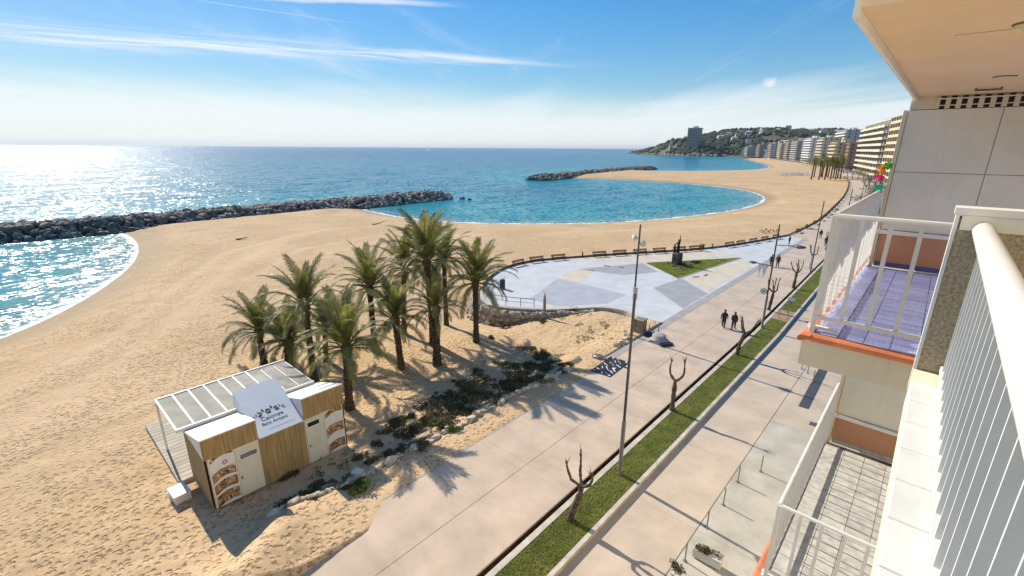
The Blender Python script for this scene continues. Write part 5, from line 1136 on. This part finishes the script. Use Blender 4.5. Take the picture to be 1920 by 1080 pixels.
# pierced strip under the ceiling
A(MB().box(-.60, -.33, YW - .01, YW + .18, 16.575, 16.748), 'vent_end', m_wcream)
A(MB().box(-.33, XI, YW + .12, YW + .18, 16.575, 16.748), 'vent_back', m_dark)
x = -.33; k = 0
while x < XI - .1:
    A(MB().box(x, x + .055, YW - .005, YW + .11, 16.575, 16.748), 'vent_block', m_wcream); x += .115
A(MB().box(-.33, XI, YW - .008, YW + .10, 16.615, 16.628), 'vent_bar', m_wcream)
A(MB().box(-.30, XI, YW - .05, YW - .012, 16.70, 16.715), 'awning_rail', m_wpaint)
ceil_ = A(MB().box(-.53, XI, 3.42, YW + .3, 16.75, 17.05), 'ceiling_slab', m_ceil)
A(MB().box(-.56, -.531, 3.40, YW + .3, 16.70, 17.08), 'slab_edge', m_wpaint)
for (lx, ly) in ((.25, 7.4), (.21, 4.49)):
    l_ = A(MB().lathe([(.085, 16.749), (.085, 16.742), (.075, 16.73), (.045, 16.722), (.01, 16.72)], 18, (lx, ly, 0)), 'ceiling_lamp', mat('lamp_glass', (.75, .58, .32), .3, .05, 4), ap, True); A(MB().lathe([(.095, 16.7495), (.095, 16.742), (.086, 16.741)], 18, (lx, ly, 0)), 'lamp_rim', m_lamp, l_)
A(MB().box(.05, .30, 8.55, 8.58, 16.715, 16.735).box(.05, .07, 8.55, 8.58, 16.735, 16.75).box(.28, .30, 8.55, 8.58, 16.735, 16.75), 'ceiling_hook_rail', m_lamp)
A(MB().box(-.15, .18, 4.62, 4.625, 16.7475, 16.7495), 'ceiling_crack', m_stucco)
BARS = {}
def bar_mesh(h, dx, dy, m):
    key = (h, dx, dy, m.name)
    if key not in BARS: BARS[key] = MB().box(-dx / 2, dx / 2, -dy / 2, dy / 2, 0, h).mesh('bar', m)
    return BARS[key]
def balcony(zf, y0, tile_m, ts, ztop, xo=-.70, cloth=False, net=False):
    A(MB().box(xo - .06, XI, y0 - .03, YW - .03, zf - .34, zf - .056), 'balcony_slab', m_wcream)
    fl_ = A(MB().box(xo + .018, XI, y0 + .034, YW - .03, zf - .053, zf - .02), 'floor_bed', m_grout)
    nx = int((XI - xo - .03) / ts); ny = int((YW - .05 - y0 - .05) / ts); tm = MB().bevbox(0, ts - .006, 0, ts - .006, -.019, 0, .002).mesh('tile', tile_m)
    for i in range(nx):
        for j in range(ny): link('tile', tm, fl_, (xo + .02 + i * ts - ao.x, y0 + .035 + j * ts - ao.y, zf - ao.z))
    # terracotta coping, round-nosed, along the outer and the near edge
    cp = MB(); prof = [(-.085, -.055), (-.10, -.03), (-.095, -.005), (-.07, .012), (.01, .012), (.01, -.02)] if zf > 14 else [(-.13, -.055), (-.145, -.03), (-.14, -.005), (-.11, .012), (-.05, .012), (-.05, -.02)]
    for yy in (y0 - .125, YW - .03): cp.v += [(xo + a + .005, yy, zf + b_) for a, b_ in prof]
    for j in range(6): cp.f.append((j, (j + 1) % 6, 6 + (j + 1) % 6, 6 + j))
    cp.f += [tuple(range(5, -1, -1)), tuple(range(6, 12))]; A(cp, 'coping', m_orange)
    cp = MB()
    for xx in (xo + .017, XI): cp.v += [(xx, y0 + a + .02, zf + b_ - .001) for a, b_ in prof]
    for j in range(6): cp.f.append((j, 6 + j, 6 + (j + 1) % 6, (j + 1) % 6))
    cp.f += [tuple(range(6)), tuple(range(11, 5, -1))]; A(cp, 'coping', m_orange)
    rl_ = A(MB().tube([(xo, y0 + .03, ztop), (xo, YW - .02, ztop)], .024, 8).tube([(xo + .02, y0 + .03, ztop), (XI, y0 + .03, ztop)], .022, 8), 'handrail', m_rail)
    A(MB().box(xo - .015, xo + .015, y0 + .02, YW - .02, zf + .16, zf + .195).box(xo + .02, XI, y0 + .015, y0 + .045, zf + .16, zf + .195), 'bottom_rail', m_rail, rl_)
    bo = bar_mesh(round(ztop - zf - .20, 3), .055, .014, m_rail); bn_ = bar_mesh(round(ztop - zf - .20, 3), .034, .014, m_rail); bz = zf + .19 - ao.z
    yy = y0 + .12
    while yy < YW - .08: link('bar', bo, rl_, (xo - ao.x, yy - ao.y, bz)); yy += .19
    xx = xo + .22
    while xx < XI: link('bar', bn_, rl_, (xx - ao.x, y0 + .03 - ao.y, bz)); xx += .21
    for (xx, yy) in ((xo, y0 + .03), (xo, YW - .06)): A(MB().box(xx - .02, xx + .02, yy - .02, yy + .02, zf - .02, ztop), 'post', m_rail, rl_)
    A(MB().box(xo - .06, xo + .20, y0 + .10, y0 + .15, zf + .03, zf + .06).box(xo - .05, xo - .0, y0 + .05, y0 + .12, zf + .012, zf + .05), 'rail_foot', m_wpaint, rl_)
    if cloth:
        c_ = MB(); N = 44
        for k in range(N + 1):
            t = k / N; yy = y0 + .14 + (YW - .12 - y0 - .14) * t; zt = zf + .50 + .10 * (int(t * 11) % 2) * .5 + .22 * t ** .6 + .03 * math.sin(t * 60); xx = xo + .045 + .012 * math.sin(t * 70)
            c_.v += [(xx, yy, zf + .02), (xx - .004, yy, zt)]
        for k in range(N): c_.f.append((2 * k, 2 * k + 2, 2 * k + 3, 2 * k + 1))
        A(c_, 'windbreak_cloth', porous('white_cloth', (.86, .84, .80), .45))
        s_ = None; 0 and MB().quad((xo - .035, y0 + .05, zf + .24), (xo - .035, YW - .06, zf + .24), (xo - .035, YW - .06, ztop - .02), (xo - .035, y0 + .05, ztop - .02))
    if net:
        nm = MB(); w = .0012
        for k in range(46): xx = xo + .04 + k * .042; nm.quad((xx - w, y0 + .062, zf), (xx + w, y0 + .062, zf), (xx + w, y0 + .062, zf + .62), (xx - w, y0 + .062, zf + .62))
        for k in range(16): zz = zf + .01 + k * .04; nm.quad((xo + .03, y0 + .0625, zz - w), (XI, y0 + .0625, zz - w), (XI, y0 + .0625, zz + w), (xo + .03, y0 + .0625, zz + w))
        for k in range(92): yy = y0 + .09 + k * .042; nm.quad((xo + .03, yy - w, zf), (xo + .03, yy + w, zf), (xo + .03, yy + w, zf + .62), (xo + .03, yy - w, zf + .62))
        o = A(nm, 'safety_net', m_wpaint); o['kind'] = 'stuff'
balcony(14.2, 5.32, m_bluet, .205, 15.4, -.70, True, True)
balcony(10.85, 5.42, m_greyt, .295, 12.0, -.67)
balcony(7.5, 5.42, m_greyt, .295, 8.65, -.67); balcony(4.15, 5.42, m_greyt, .295, 5.3, -.67)
# the photographer's own balcony: slab, tiled ledge, flat-bar railing and partition
A(MB().box(.14, XI, -6, 4.0, 14.08, 14.30), 'balcony_slab', m_wcream)
A(MB().box(.10, .235, -6, 3.985, 14.30, 14.57), 'ledge_body', m_wcream)
yy = -.32; tm = MB().bevbox(0, .138, 0, .304, 0, .022, .004).mesh('ledge_tile', m_tilew)
while yy < 3.68: link('ledge_tile', tm, ap, (.098 - ao.x, yy - ao.y, 14.572 - ao.z)); yy += .308
hr = A(MB().tube([(.235, -1.5, 15.535), (.235, 3.99, 15.535)], .052, 14), 'handrail', m_rail, ap, True)
A(MB().box(.225, .275, -1.5, 3.99, 14.60, 14.635), 'bottom_rail', m_rail, hr)
A(MB().box(.285, .291, -1.5, 3.98, 14.66, 15.47), 'gap_shade_sheet', mat('gap_shade_grey', (.30, .315, .305), .5, .06, 2)); bm_ = bar_mesh(.86, .034, .011, m_rail); yy = .75  # grey sheet added behind the bars; its tone stands in for the shaded balcony
while yy < 3.95: link('bar', bm_, hr, (.25 - ao.x, yy - ao.y, 14.634 - ao.z)); yy += .165
A(MB().box(.115, XI, 4.0, 4.12, 14.08, 15.60), 'partition', m_stucco)
A(MB().box(.095, .113, 3.985, 4.13, 14.40, 15.62), 'partition_edge', m_wpaint)
A(MB().box(.085, XI, 3.975, 4.14, 15.622, 15.665), 'partition_cap', m_wpaint)
A(MB().box(.125, XI, 3.985, 3.999, 15.53, 15.62), 'cap_drip', m_wallp)
# toy windmills on the far end of the blue balcony
pw = thing('toy_windmill', 'colourful orange, pink and green toy windmill on the blue-tiled balcony rail', 'toy windmill', (-.73, 9.02, 15.40)); r = random.Random(2)
MB().tube([(0, 0, -.3), (0, 0, .36)], .008, 6).build('stick', m_wpaint, pw)
for zc, cl, nm in ((.33, (.85, .32, .02), 'orange'), (.20, (.80, .06, .20), 'pink'), (.38, (.10, .42, .05), 'green')):
    mb = MB(); ox = .0 if nm != 'green' else .07
    for k in range(6):
        a = k * math.pi / 3 + zc; c_, s_ = math.cos(a), math.sin(a); L = .068
        mb.quad((ox, -.012, zc), (ox + c_ * L * .6 - s_ * .03, -.035, zc + s_ * L * .6 + c_ * .03), (ox + c_ * L, -.012, zc + s_ * L), (ox + c_ * L * .5 + s_ * .02, .004, zc + s_ * L * .5 - c_ * .02))
    mb.build('sail', mat('toy_' + nm, cl, .5, .05, 3, trans=.3), pw)
    if nm == 'green': MB().box(-.03, .06, -.02, .02, -.02, .10).build('ribbon', mat('toy_ribbon', (.02, .50, .26), .6, .1, 8), pw)

# ================================================================== HEADLAND, WOODS, TOWN
def sky_z(px, py, dist):
    d = CAM_ROT @ Vector(((px - 960) / F_PX, -(py - 540) / F_PX, -1)); return H_CAM + d.z / math.hypot(d.x, d.y) * dist
RIDGE = [(1172, 1900, 2.0), (1185, 1850, 9), (1215, 1720, 20), (1240, 1640, 31), (1265, 1600, 39), (1320, 1650, 44), (1360, 1750, 66), (1395, 1800, 78), (1450, 1850, 74), (1480, 1950, 63), (1500, 2150, 72), (1530, 2350, 87), (1570, 2350, 90), (1600, 2300, 80), (1660, 2250, 85), (1740, 2200, 70), (1850, 2200, 50)]
RP = np.array([(*bearing(p_, d_).xy, h_) for p_, d_, h_ in RIDGE])
def hill_h(X, Y):
    best = np.full(X.shape, 1e18); hr_ = np.zeros(X.shape)
    for a, c in zip(RP, RP[1:]):
        ex, ey = c[0] - a[0], c[1] - a[1]; t = np.clip(((X - a[0]) * ex + (Y - a[1]) * ey) / (ex * ex + ey * ey), 0, 1); d = np.hypot(X - a[0] - t * ex, Y - a[1] - t * ey); m_ = d < best
        best = np.where(m_, d, best); hr_ = np.where(m_, a[2] + t * (c[2] - a[2]), hr_)
    w = 120 + hr_ * 3.2
    return hr_ * np.exp(-(best / w) ** 2) * (0.86 + .28 * lattice_noise(X, Y, 90, 6))
hx = np.arange(-1750, 900, 22.); hy = np.arange(1050, 3400, 22.); HX, HY = np.meshgrid(hx, hy)
hs = signed_dist(HX, HY, CPS); HH = hill_h(HX, HY) * sstep(-5, 70, hs) + SEA - 1 + 4.0 * sstep(-12, 14, hs)
keep = (hs[:-1, :-1] > -60)
ii = np.arange(HX.size).reshape(HX.shape); q = np.stack([ii[:-1, :-1], ii[:-1, 1:], ii[1:, 1:], ii[1:, :-1]], -1)[keep]; us = np.unique(q); rm = np.full(HX.size, -1); rm[us] = np.arange(len(us))
m_hill = mat('hill_ground', (.11, .095, .07), .95, .4, .02, world=True, c2=(.05, .06, .03))
struct(link('hills', np_mesh('hills', np.stack([HX.ravel(), HY.ravel(), HH.ravel()], 1)[us], rm[q], m_hill, True)))
def hill_z(x, y):
    X = np.array([x]); Y = np.array([y]); s = signed_dist(X, Y, CPS); return float((hill_h(X, Y) * sstep(-5, 70, s) + SEA - 1 + 4 * sstep(-12, 14, s))[0])
# woods: many separate crowns that read as one mass at this distance
bm = bmesh.new(); bmesh.ops.create_icosphere(bm, subdivisions=1, radius=1); me = bpy.data.meshes.new('t'); bm.to_mesh(me); bm.free(); IV, IT = mesh_arrays(me)
NT_ = 21000; X = prs.uniform(-1500, 700, NT_); Y = prs.uniform(1150, 2550, NT_); S = signed_dist(X, Y, CPS); hh = hill_h(X, Y); dens = lattice_noise(X, Y, 70, 11)
ok = (S > 9) & (hh > 2.0) & (dens > .24); X, Y, S, hh = X[ok], Y[ok], S[ok], hh[ok]; Z = hh * sstep(-5, 70, S) + SEA + 1.4
n_ = len(X); jit = 1 + .35 * (prs.rand(n_, len(IV), 1) - .5); sc_ = (4.2 + 4.2 * prs.rand(n_, 1, 1)); vv_ = IV[None] * jit * sc_ * np.array([1, 1, .85]); vv_[..., 0] += X[:, None]; vv_[..., 1] += Y[:, None]; vv_[..., 2] += (Z + 2.5)[:, None]
ff_ = (IT[None] + (np.arange(n_) * len(IV))[:, None, None]).reshape(-1, 3)
m_wood2 = mat('pine_foliage', (.045, .062, .030), .9, .5, .06, .8, .5, world=True, bdist=1.0, c2=(.022, .034, .018))
tag(link('woodland', np_mesh('woodland', vv_.reshape(-1, 3), ff_, m_wood2)), 'dark green pine woodland covering the distant headland and hills', 'woodland', kind='stuff')
# shore rocks under the headland
items = []; r = random.Random(31); hp_ = [bearing(1368, 1385), bearing(1340, 1340), bearing(1305, 1338), bearing(1270, 1388), bearing(1235, 1508), bearing(1205, 1650), bearing(1183, 1805)]
for a, c in zip(hp_, hp_[1:]):
    for k in range(34):
        p = a.lerp(c, r.random()); s = r.uniform(5, 15); items.append((RARR[r.randrange(len(RARR))], Matrix.Translation((p.x + r.uniform(-10, 14), p.y + r.uniform(-10, 14), SEA + r.uniform(0, 2.0))) @ Euler((r.uniform(-.5, .5), r.uniform(-.5, .5), r.uniform(0, 6))).to_matrix().to_4x4() @ Matrix.Diagonal((s, s, s * r.uniform(.5, 1.0), 1))))
tag(link('shore_rocks', merge_instances('shore_rocks', items, mat('pale_shore_rock', (.27, .24, .21), .9, .5, .1, .5, .4, world=True, bdist=.5))), 'pale rocks lining the waterline under the wooded headland', 'rocks', kind='stuff')

m_win = mat('window_dark', (.045, .05, .055), .2, .3, .5, spec=.5)
PAL = {'cream': (.64, .57, .44), 'white': (.68, .67, .64), 'sand': (.58, .50, .37), 'ochre': (.58, .45, .29), 'pink': (.40, .24, .18), 'grey': (.45, .43, .40), 'brown': (.36, .28, .21), 'yellow': (.60, .52, .33), 'taupe': (.42, .36, .29)}
def bmat(k): return mat('wall_' + k, PAL[k], .85, .08, .1)
def block(name, label, cx, cy, rz, w, d, h, floors, bays, wall, parapet, wavy=0.0, bal=1.5, group=None, roof=True, posts=False, base=-.45):
    t = thing(name, label, 'building', (cx, cy, base), rz, group); fh = h / floors; wm = bmat(wall); pm = bmat(parapet)
    MB().box(-w / 2, w / 2, 0, d, -2.0, h).build('wall', wm, t)
    bw = w / bays; wmsh = MB().box(-bw * .34, bw * .34, -.06, .06, fh * .12, fh * .80).mesh('window', m_win)
    smsh = None
    for f in range(floors):
        for k in range(bays): link('window', wmsh, t, (-w / 2 + bw * (k + .5), -.03, f * fh + .1))
        if bal and f > 0:
            N = max(8, bays * 4); front = [(-w / 2 + w * j / N, -bal * (1 + wavy * math.sin(j * math.pi * 2 / (N / max(1, bays / 2)) + f * .15))) for j in range(N + 1)]
            b_ = MB().prism([(-w / 2, -.08)] + front + [(w / 2, -.08)], f * fh - .12, f * fh + .08).build('balcony', pm, t)
            pr = MB()
            for (xa, ya), (xb, yb) in zip(front, front[1:]): pr.quad((xa, ya - .02, f * fh - .2), (xb, yb - .02, f * fh - .2), (xb, yb - .02, f * fh + 1.05), (xa, ya - .02, f * fh + 1.05)).quad((xa, ya + .08, f * fh + .08), (xa, ya + .08, f * fh + 1.05), (xb, yb + .08, f * fh + 1.05), (xb, yb + .08, f * fh + .08)).quad((xa, ya - .02, f * fh + 1.05), (xb, yb - .02, f * fh + 1.05), (xb, yb + .08, f * fh + 1.05), (xa, ya + .08, f * fh + 1.05))
            pr.build('parapet', pm, b_)
            if posts:
                for k in range(bays + 1): x_ = -w / 2 + bw * k; MB().box(x_ - .35, x_ + .35, -bal + .05, -.1, f * fh + .08, (f + 1) * fh - .22).build('partition', wm, b_)
    # side windows on the end that faces the camera
    ns = max(2, int(d / 5)); sm_ = MB().box(-.06, .06, -.7, .7, fh * .25, fh * .70).mesh('window', m_win)
    for f in range(floors):
        for k in range(ns): link('window', sm_, t, (w / 2 + .03, d * (k + .5) / ns, f * fh + .1))
    if roof:
        rf = MB().box(-w / 2 - .2, w / 2 + .2, -.4, d + .2, h, h + .35).build('roof', pm, t); MB().box(-w * .18, w * .02, d * .3, d * .6, h + .35, h + 3.0).build('stair_head', wm, rf); MB().box(w * .2, w * .3, d * .3, d * .5, h + .35, h + 2.0).build('tank_room', pm, rf)
    return t
def tang(y): return math.atan2(float(town_x(y + 30) - town_x(y - 30)), 60.0)     # bend of the shore line
def on_front(px, dist): p = bearing(px, dist); return p
gA = 'apartment blocks along the far seafront'
block('apartment_block', 'big cream block with long wavy white balconies, left half of the nearest row', -36.5, 362, -R(90) + R(13.5), 86, 20, 31.5, 10, 10, 'taupe', 'cream', .18, 2.0, gA)
block('apartment_block', 'orange-tinged balcony block touching the white wall edge on the right', -17.5, 288, -R(90) + R(13.5), 60, 20, 32.5, 10, 10, 'ochre', 'sand', .0, 1.9, gA, posts=True)
def far_block(px, dist, w, d, h, fl, bays, wall, par, label, wavy=0.0, bal=1.4, rot=None, posts=False):
    p = bearing(px, dist); a = tang(p.y); return block('apartment_block', label, p.x, p.y, -R(90) - a * 1.0 if rot is None else rot, w, d, h, fl, bays, wall, par, wavy, bal, gA, True, posts)
far_block(1562, 560, 40, 22, 23, 7, 6, 'ochre', 'yellow', 'ochre block with yellow balconies beside the reddish end wall')
far_block(1586, 540, 34, 26, 22, 7, 5, 'pink', 'pink', 'reddish brown block with a plain shaded end wall', bal=0)
far_block(1572, 690, 60, 24, 38, 12, 9, 'grey', 'white', 'grey high block with white roof boxes behind the ochre block')
far_block(1537, 690, 40, 20, 30, 9, 7, 'sand', 'cream', 'cream balcony block left of the ochre one', .1)
far_block(1513, 760, 46, 20, 31, 10, 8, 'white', 'white', 'bright white slab block in the middle of the seafront row', 0)
far_block(1489, 880, 48, 22, 29, 9, 8, 'taupe', 'grey', 'taupe grey block left of the white slab block')
far_block(1476, 930, 30, 20, 28, 9, 5, 'brown', 'taupe', 'narrow brown block between taupe and yellow blocks')
far_block(1462, 990, 32, 20, 27, 8, 6, 'yellow', 'yellow', 'small yellow block in the far seafront row')
far_block(1443, 1070, 44, 22, 27, 8, 7, 'grey', 'taupe', 'far grey block near the head of the beach')
far_block(1422, 1160, 52, 22, 26, 8, 8, 'taupe', 'brown', 'second farthest brownish block below the hill')
far_block(1400, 1250, 60, 22, 22, 7, 8, 'grey', 'grey', 'farthest low grey block at the end of the beach')
p = bearing(1438, 1010); o = thing('white_monument', 'slim white angular monument at the head of the far beach', 'monument', (p.x, p.y, -.45)); MB().prism([(-3, -2), (3, -2), (0, 3)], 0, 8).build('base', bmat('white'), o); MB().bar((0, 0, 8), (3, 0, 17), 3.2).bar((1, 0, 11), (-4, 0, 16), 2.4).build('wing', bmat('white'), o)
p = bearing(1394, 1290); o = thing('white_column', 'thin white column building at the far left end of the beach', 'tower', (p.x, p.y, -.45)); MB().box(-2.5, 2.5, -2.5, 2.5, 0, 16).build('shaft', bmat('white'), o); MB().box(-3, 3, -3, 3, 16, 17).build('cap', bmat('white'), o)
# tower block on the headland
p = bearing(1300, 1420); tz = hill_z(p.x, p.y)
tw = thing('tower_block', 'tall dark square tower block standing alone on the wooded headland', 'building', (p.x, p.y, tz - 1), R(-2)); th = sky_z(1300, 241, 1420) - tz + 1
MB().box(-14, 14, -14, 14, -8, th).build('wall', mat('tower_wall', (.36, .32, .30), .9, .12, .1), tw)
nf = 12
for f in range(nf): MB().box(-14.5, 14.5, -15.0, -14.02, 3 + f * (th - 5) / nf, 4.1 + f * (th - 5) / nf).build('balcony', bmat('taupe'), tw)
wm_ = MB().box(-1.6, 1.6, -.05, .05, 0, 1.6).mesh('window', m_win)
for f in range(nf):
    for k in range(6): link('window', wm_, tw, (-11.5 + 4.6 * k, -14.06, 4.3 + f * (th - 5) / nf))
ws_ = MB().box(-.05, .05, -1.4, 1.4, 0, 1.6).mesh('window', m_win)
for f in range(nf):
    for k in range(5): link('window', ws_, tw, (14.05, -11 + 5.5 * k, 4.3 + f * (th - 5) / nf)); link('window', ws_, tw, (-14.05, -11 + 5.5 * k, 4.3 + f * (th - 5) / nf))
rf = MB().box(-15.3, 15.3, -15.5, 15.5, th, th + 1.5).build('roof', bmat('grey'), tw); MB().box(-4, 6, -5, 5, th + 1.5, th + 6).build('lift_house', bmat('white'), rf)
p = bearing(1331, 1440); tz = hill_z(p.x, p.y); o = block('low_building', 'long low pale building on the headland right of the tower', p.x, p.y, R(10), 62, 18, 13, 3, 10, 'taupe', 'sand', 0, 1.2, None, True, False, tz - 1)
p = bearing(1257, 1480); tz = hill_z(p.x, p.y); o = thing('watch_tower', 'slim pale stone tower on the headland left of the tower block', 'tower', (p.x, p.y, tz - 1)); MB().lathe([(4, 0), (3.4, 17), (4.0, 17.5), (4.0, 19)], 12).build('shaft', bmat('sand'), o); MB().lathe([(4.2, 19), (2.0, 20.5)], 12).build('cap', bmat('taupe'), o)
# villas on the hillside
r = random.Random(14); vm = []
for wl_, rf_ in (('white', 'sand'), ('cream', 'pink'), ('white', 'pink')):
    w0 = MB().box(-7, 7, -5, 5, -5, 6).mesh('wall', bmat(wl_)); rr0 = MB(); rr0.v = [(-7.6, -5.6, 6), (7.6, -5.6, 6), (7.6, 5.6, 6), (-7.6, 5.6, 6), (-4, 0, 8.4), (4, 0, 8.4)]; rr0.f = [(0, 1, 5, 4), (1, 2, 5), (2, 3, 4, 5), (3, 0, 4), (3, 2, 1, 0)]; vm.append((w0, rr0.mesh('roof', bmat(rf_))))
wvm = MB().box(-1, 1, -.06, .06, 0, 1.8).mesh('window', m_win); made = 0; tries = 0
while made < 26 and tries < 900:
    tries += 1; px = r.uniform(1325, 1600); dist = r.uniform(1480, 2250); p = bearing(px, dist); X = np.array([p.x]); Y = np.array([p.y]); hz_ = hill_h(X, Y)[0]; rid = np.interp(px, [q[0] for q in RIDGE], [q[1] for q in RIDGE])
    if hz_ < 14 or dist > rid - 30: continue
    z = hill_z(p.x, p.y); t = thing('hillside_villa', 'small pale villa among the pines on the hillside, %s placed from the tower' % ORD[made], 'house', (p.x, p.y, z + 5.0), R(r.uniform(-30, 40)), 'villas on the wooded hillside'); w_, rf2 = vm[made % 3]
    t['_px'] = px; link('wall', w_, t); link('roof', rf2, t)
    for f in range(2):
        for k in range(3): link('window', wvm, t, (-4.5 + 4.5 * k, -5.04, .8 + 2.7 * f))
    t.scale = (r.uniform(.8, 1.5),) * 3; made += 1
vl = sorted([o for o in bpy.data.objects if o.name.startswith('hillside_villa')], key=lambda o: o['_px'])
for i, o in enumerate(vl): o['label'] = 'small pale villa among the hillside pines, %s counting rightwards from the tower block' % ORD[i]; del o['_px']
# far palms on the beach
def merged_crown(seed, nf, s):
    r = random.Random(seed); it = []
    for k in range(nf):
        t = k / nf; cl = min(5, int(5.999 * t ** .9)); az = k * 2.4 + r.uniform(-.3, .3); it.append((mesh_arrays(FR[cl][r.randrange(2)]), Euler((r.uniform(-.1, .1), r.uniform(-.1, .1), az)).to_matrix().to_4x4() @ Matrix.Diagonal((s, s, s, 1))))
    return merge_instances('crown', it, m_frond)
CRN = [merged_crown(1, 30, 1.0), merged_crown(2, 34, 1.1)]; tmb, ttop = trunk_mb(8.6, .34, (.25, .1), 3); TRM = tmb.mesh('trunk', m_trunk); r = random.Random(6)
for i, (px, py) in enumerate([(1521, 336), (1526, 332), (1535, 337), (1541, 333), (1546, 336.5), (1552, 333.5), (1557, 336), (1562, 334), (1566, 336), (1570, 333.5), (1575, 335), (1539, 331), (1549, 331)]):
    p = gp(px, py, -.5); s = r.uniform(.98, 1.2); t = thing('palm_tree', 'dark distant palm on the far beach, %s from the left in its clump' % ORD[i], 'palm tree', (p.x, p.y, ground_z(p.x, p.y) if p.x < town_x(p.y) - 5 else -.45), r.uniform(0, 6), 'distant palms on the far beach'); t.scale = (s,) * 3
    link('trunk', TRM, t); c_ = link('crown', CRN[i % 2], t, tuple(ttop)); c_.scale = (.9,) * 3
# bare and half-leaved trees along the bend of the promenade
m_grey = mat('pale_twigs', (.20, .20, .14), .9, .4, 1.0, trans=.2); r = random.Random(16)
def street_tree(x, y, z, label, h, leafy, seed, m_):
    rr = random.Random(seed); t = thing('street_tree', label, 'tree', (x, y, z), 0, 'trees along the far promenade'); mb = MB(); top, d = limb(mb, (0, 0, -.1), (0, 0, 1), h * .42, .17, .12, rr, 6, .06)
    tips = []
    for k in range(6):
        a = k * 1.05 + rr.uniform(-.3, .3); e1, d1 = limb(mb, top, (math.cos(a) * .8, math.sin(a) * .8, 1), h * .3, .09, .05, rr, 4, .2); tips.append(e1)
        for j in range(3): e2, d2 = limb(mb, e1, (d1.x + rr.uniform(-.7, .7), d1.y + rr.uniform(-.7, .7), 1), h * .22, .045, .015, rr, 3, .25); tips.append(e2)
    mb.build('trunk', m_bark, t); vs_ = []
    for i, e_ in enumerate(tips): v = leaf_cloud(leafy, h * .16, seed * 50 + i, .13, .9, 4); v += np.array([e_.x, e_.y, e_.z - h * .07]); vs_.append(v)
    link('crown', cloud_mesh('crown', np.concatenate(vs_), m_), t)
for i, (px, py) in enumerate([(1618, 402), (1634, 392), (1628, 378), (1646, 378), (1640, 366), (1655, 362), (1622, 362), (1648, 352), (1630, 350)]):
    p = gp(px, py, 0); street_tree(p.x, p.y, 0.0 if p.x < town_x(p.y) else -.45, 'thin grey half-bare street tree, %s along the bend past the balcony' % ORD[i], 5.6, 22, 700 + i, m_grey)
for i, (px, py) in enumerate([(1588, 332), (1598, 336), (1608, 338), (1618, 341), (1581, 326), (1640, 346), (1512, 311), (1505, 308), (1520, 313), (1498, 305)]):
    p = gp(px, py, 0); street_tree(p.x, p.y, -.45, 'round green tree in front of the apartment blocks, %s planted' % ORD[i] if False else 'rounded leafy tree before the seafront blocks, %s in its broken row' % ORD[i], 7.5, 46, 800 + i, m_leafd)

# driftwood on the beach and a tiny sail on the horizon
for i, (px, py, L_, lab) in enumerate([(452, 447, 2.2, 'dark driftwood log on the sand left of the palm grove'), (710, 421, 3.0, 'long driftwood stick on the sand above the palm grove'), (560, 640, .9, 'short dark driftwood piece left of the squat palm')][:2]):
    p = gp(px, py, -.9); w_ = MB(); limb(w_, (-L_ / 2, 0, .08), (1, .15, 0), L_, .13, .05, random.Random(60 + i), 6, .12); o = w_.build('driftwood', m_bark); o.location = (p.x, p.y, ground_z(p.x, p.y) - .02); o.rotation_euler = (0, 0, R(35 + 10 * i)); tag(o, lab, 'driftwood', 'driftwood on the near beach')
p = bearing(803, 2600); bt = thing('sailing_boat', 'tiny white sailing boat near the horizon in the middle of the sea', 'boat', (p.x, p.y, SEA - .3), R(30))
MB().prism([(-5, -1), (3, -1.3), (6, 0), (3, 1.3), (-5, 1)], 0, 1.6).build('hull', bmat('white'), bt); MB().quad((0, -.02, 2), (-4.5, -.02, 2.2), (0, -.02, 13)).quad((.2, .02, 2), (0.2, .02, 12), (5, .02, 1.9)).build('sail', m_flag, bt); MB().tube([(0.1, 0, 1.5), (.1, 0, 13.4)], .08, 6).build('mast', m_poleg, bt)

# ================================================================== AIR
hz = MB().box(-46000, 8000, -10000, 47000, -13.0, 170).build('haze', None); tag(hz, 'thin pale sea haze filling the air over the bay', 'haze', kind='stuff')
hm_ = bpy.data.materials.new('haze'); hm_.use_nodes = True; nn_ = hm_.node_tree.nodes; nn_.remove(nn_['Principled BSDF']); pv_ = nn_.new('ShaderNodeVolumePrincipled')
pv_.inputs['Color'].default_value = (.80, .88, .96, 1); pv_.inputs['Density'].default_value = .00004; pv_.inputs['Anisotropy'].default_value = .2
hm_.node_tree.links.new(pv_.outputs[0], nn_['Material Output'].inputs['Volume']); hz.data.materials.append(hm_)
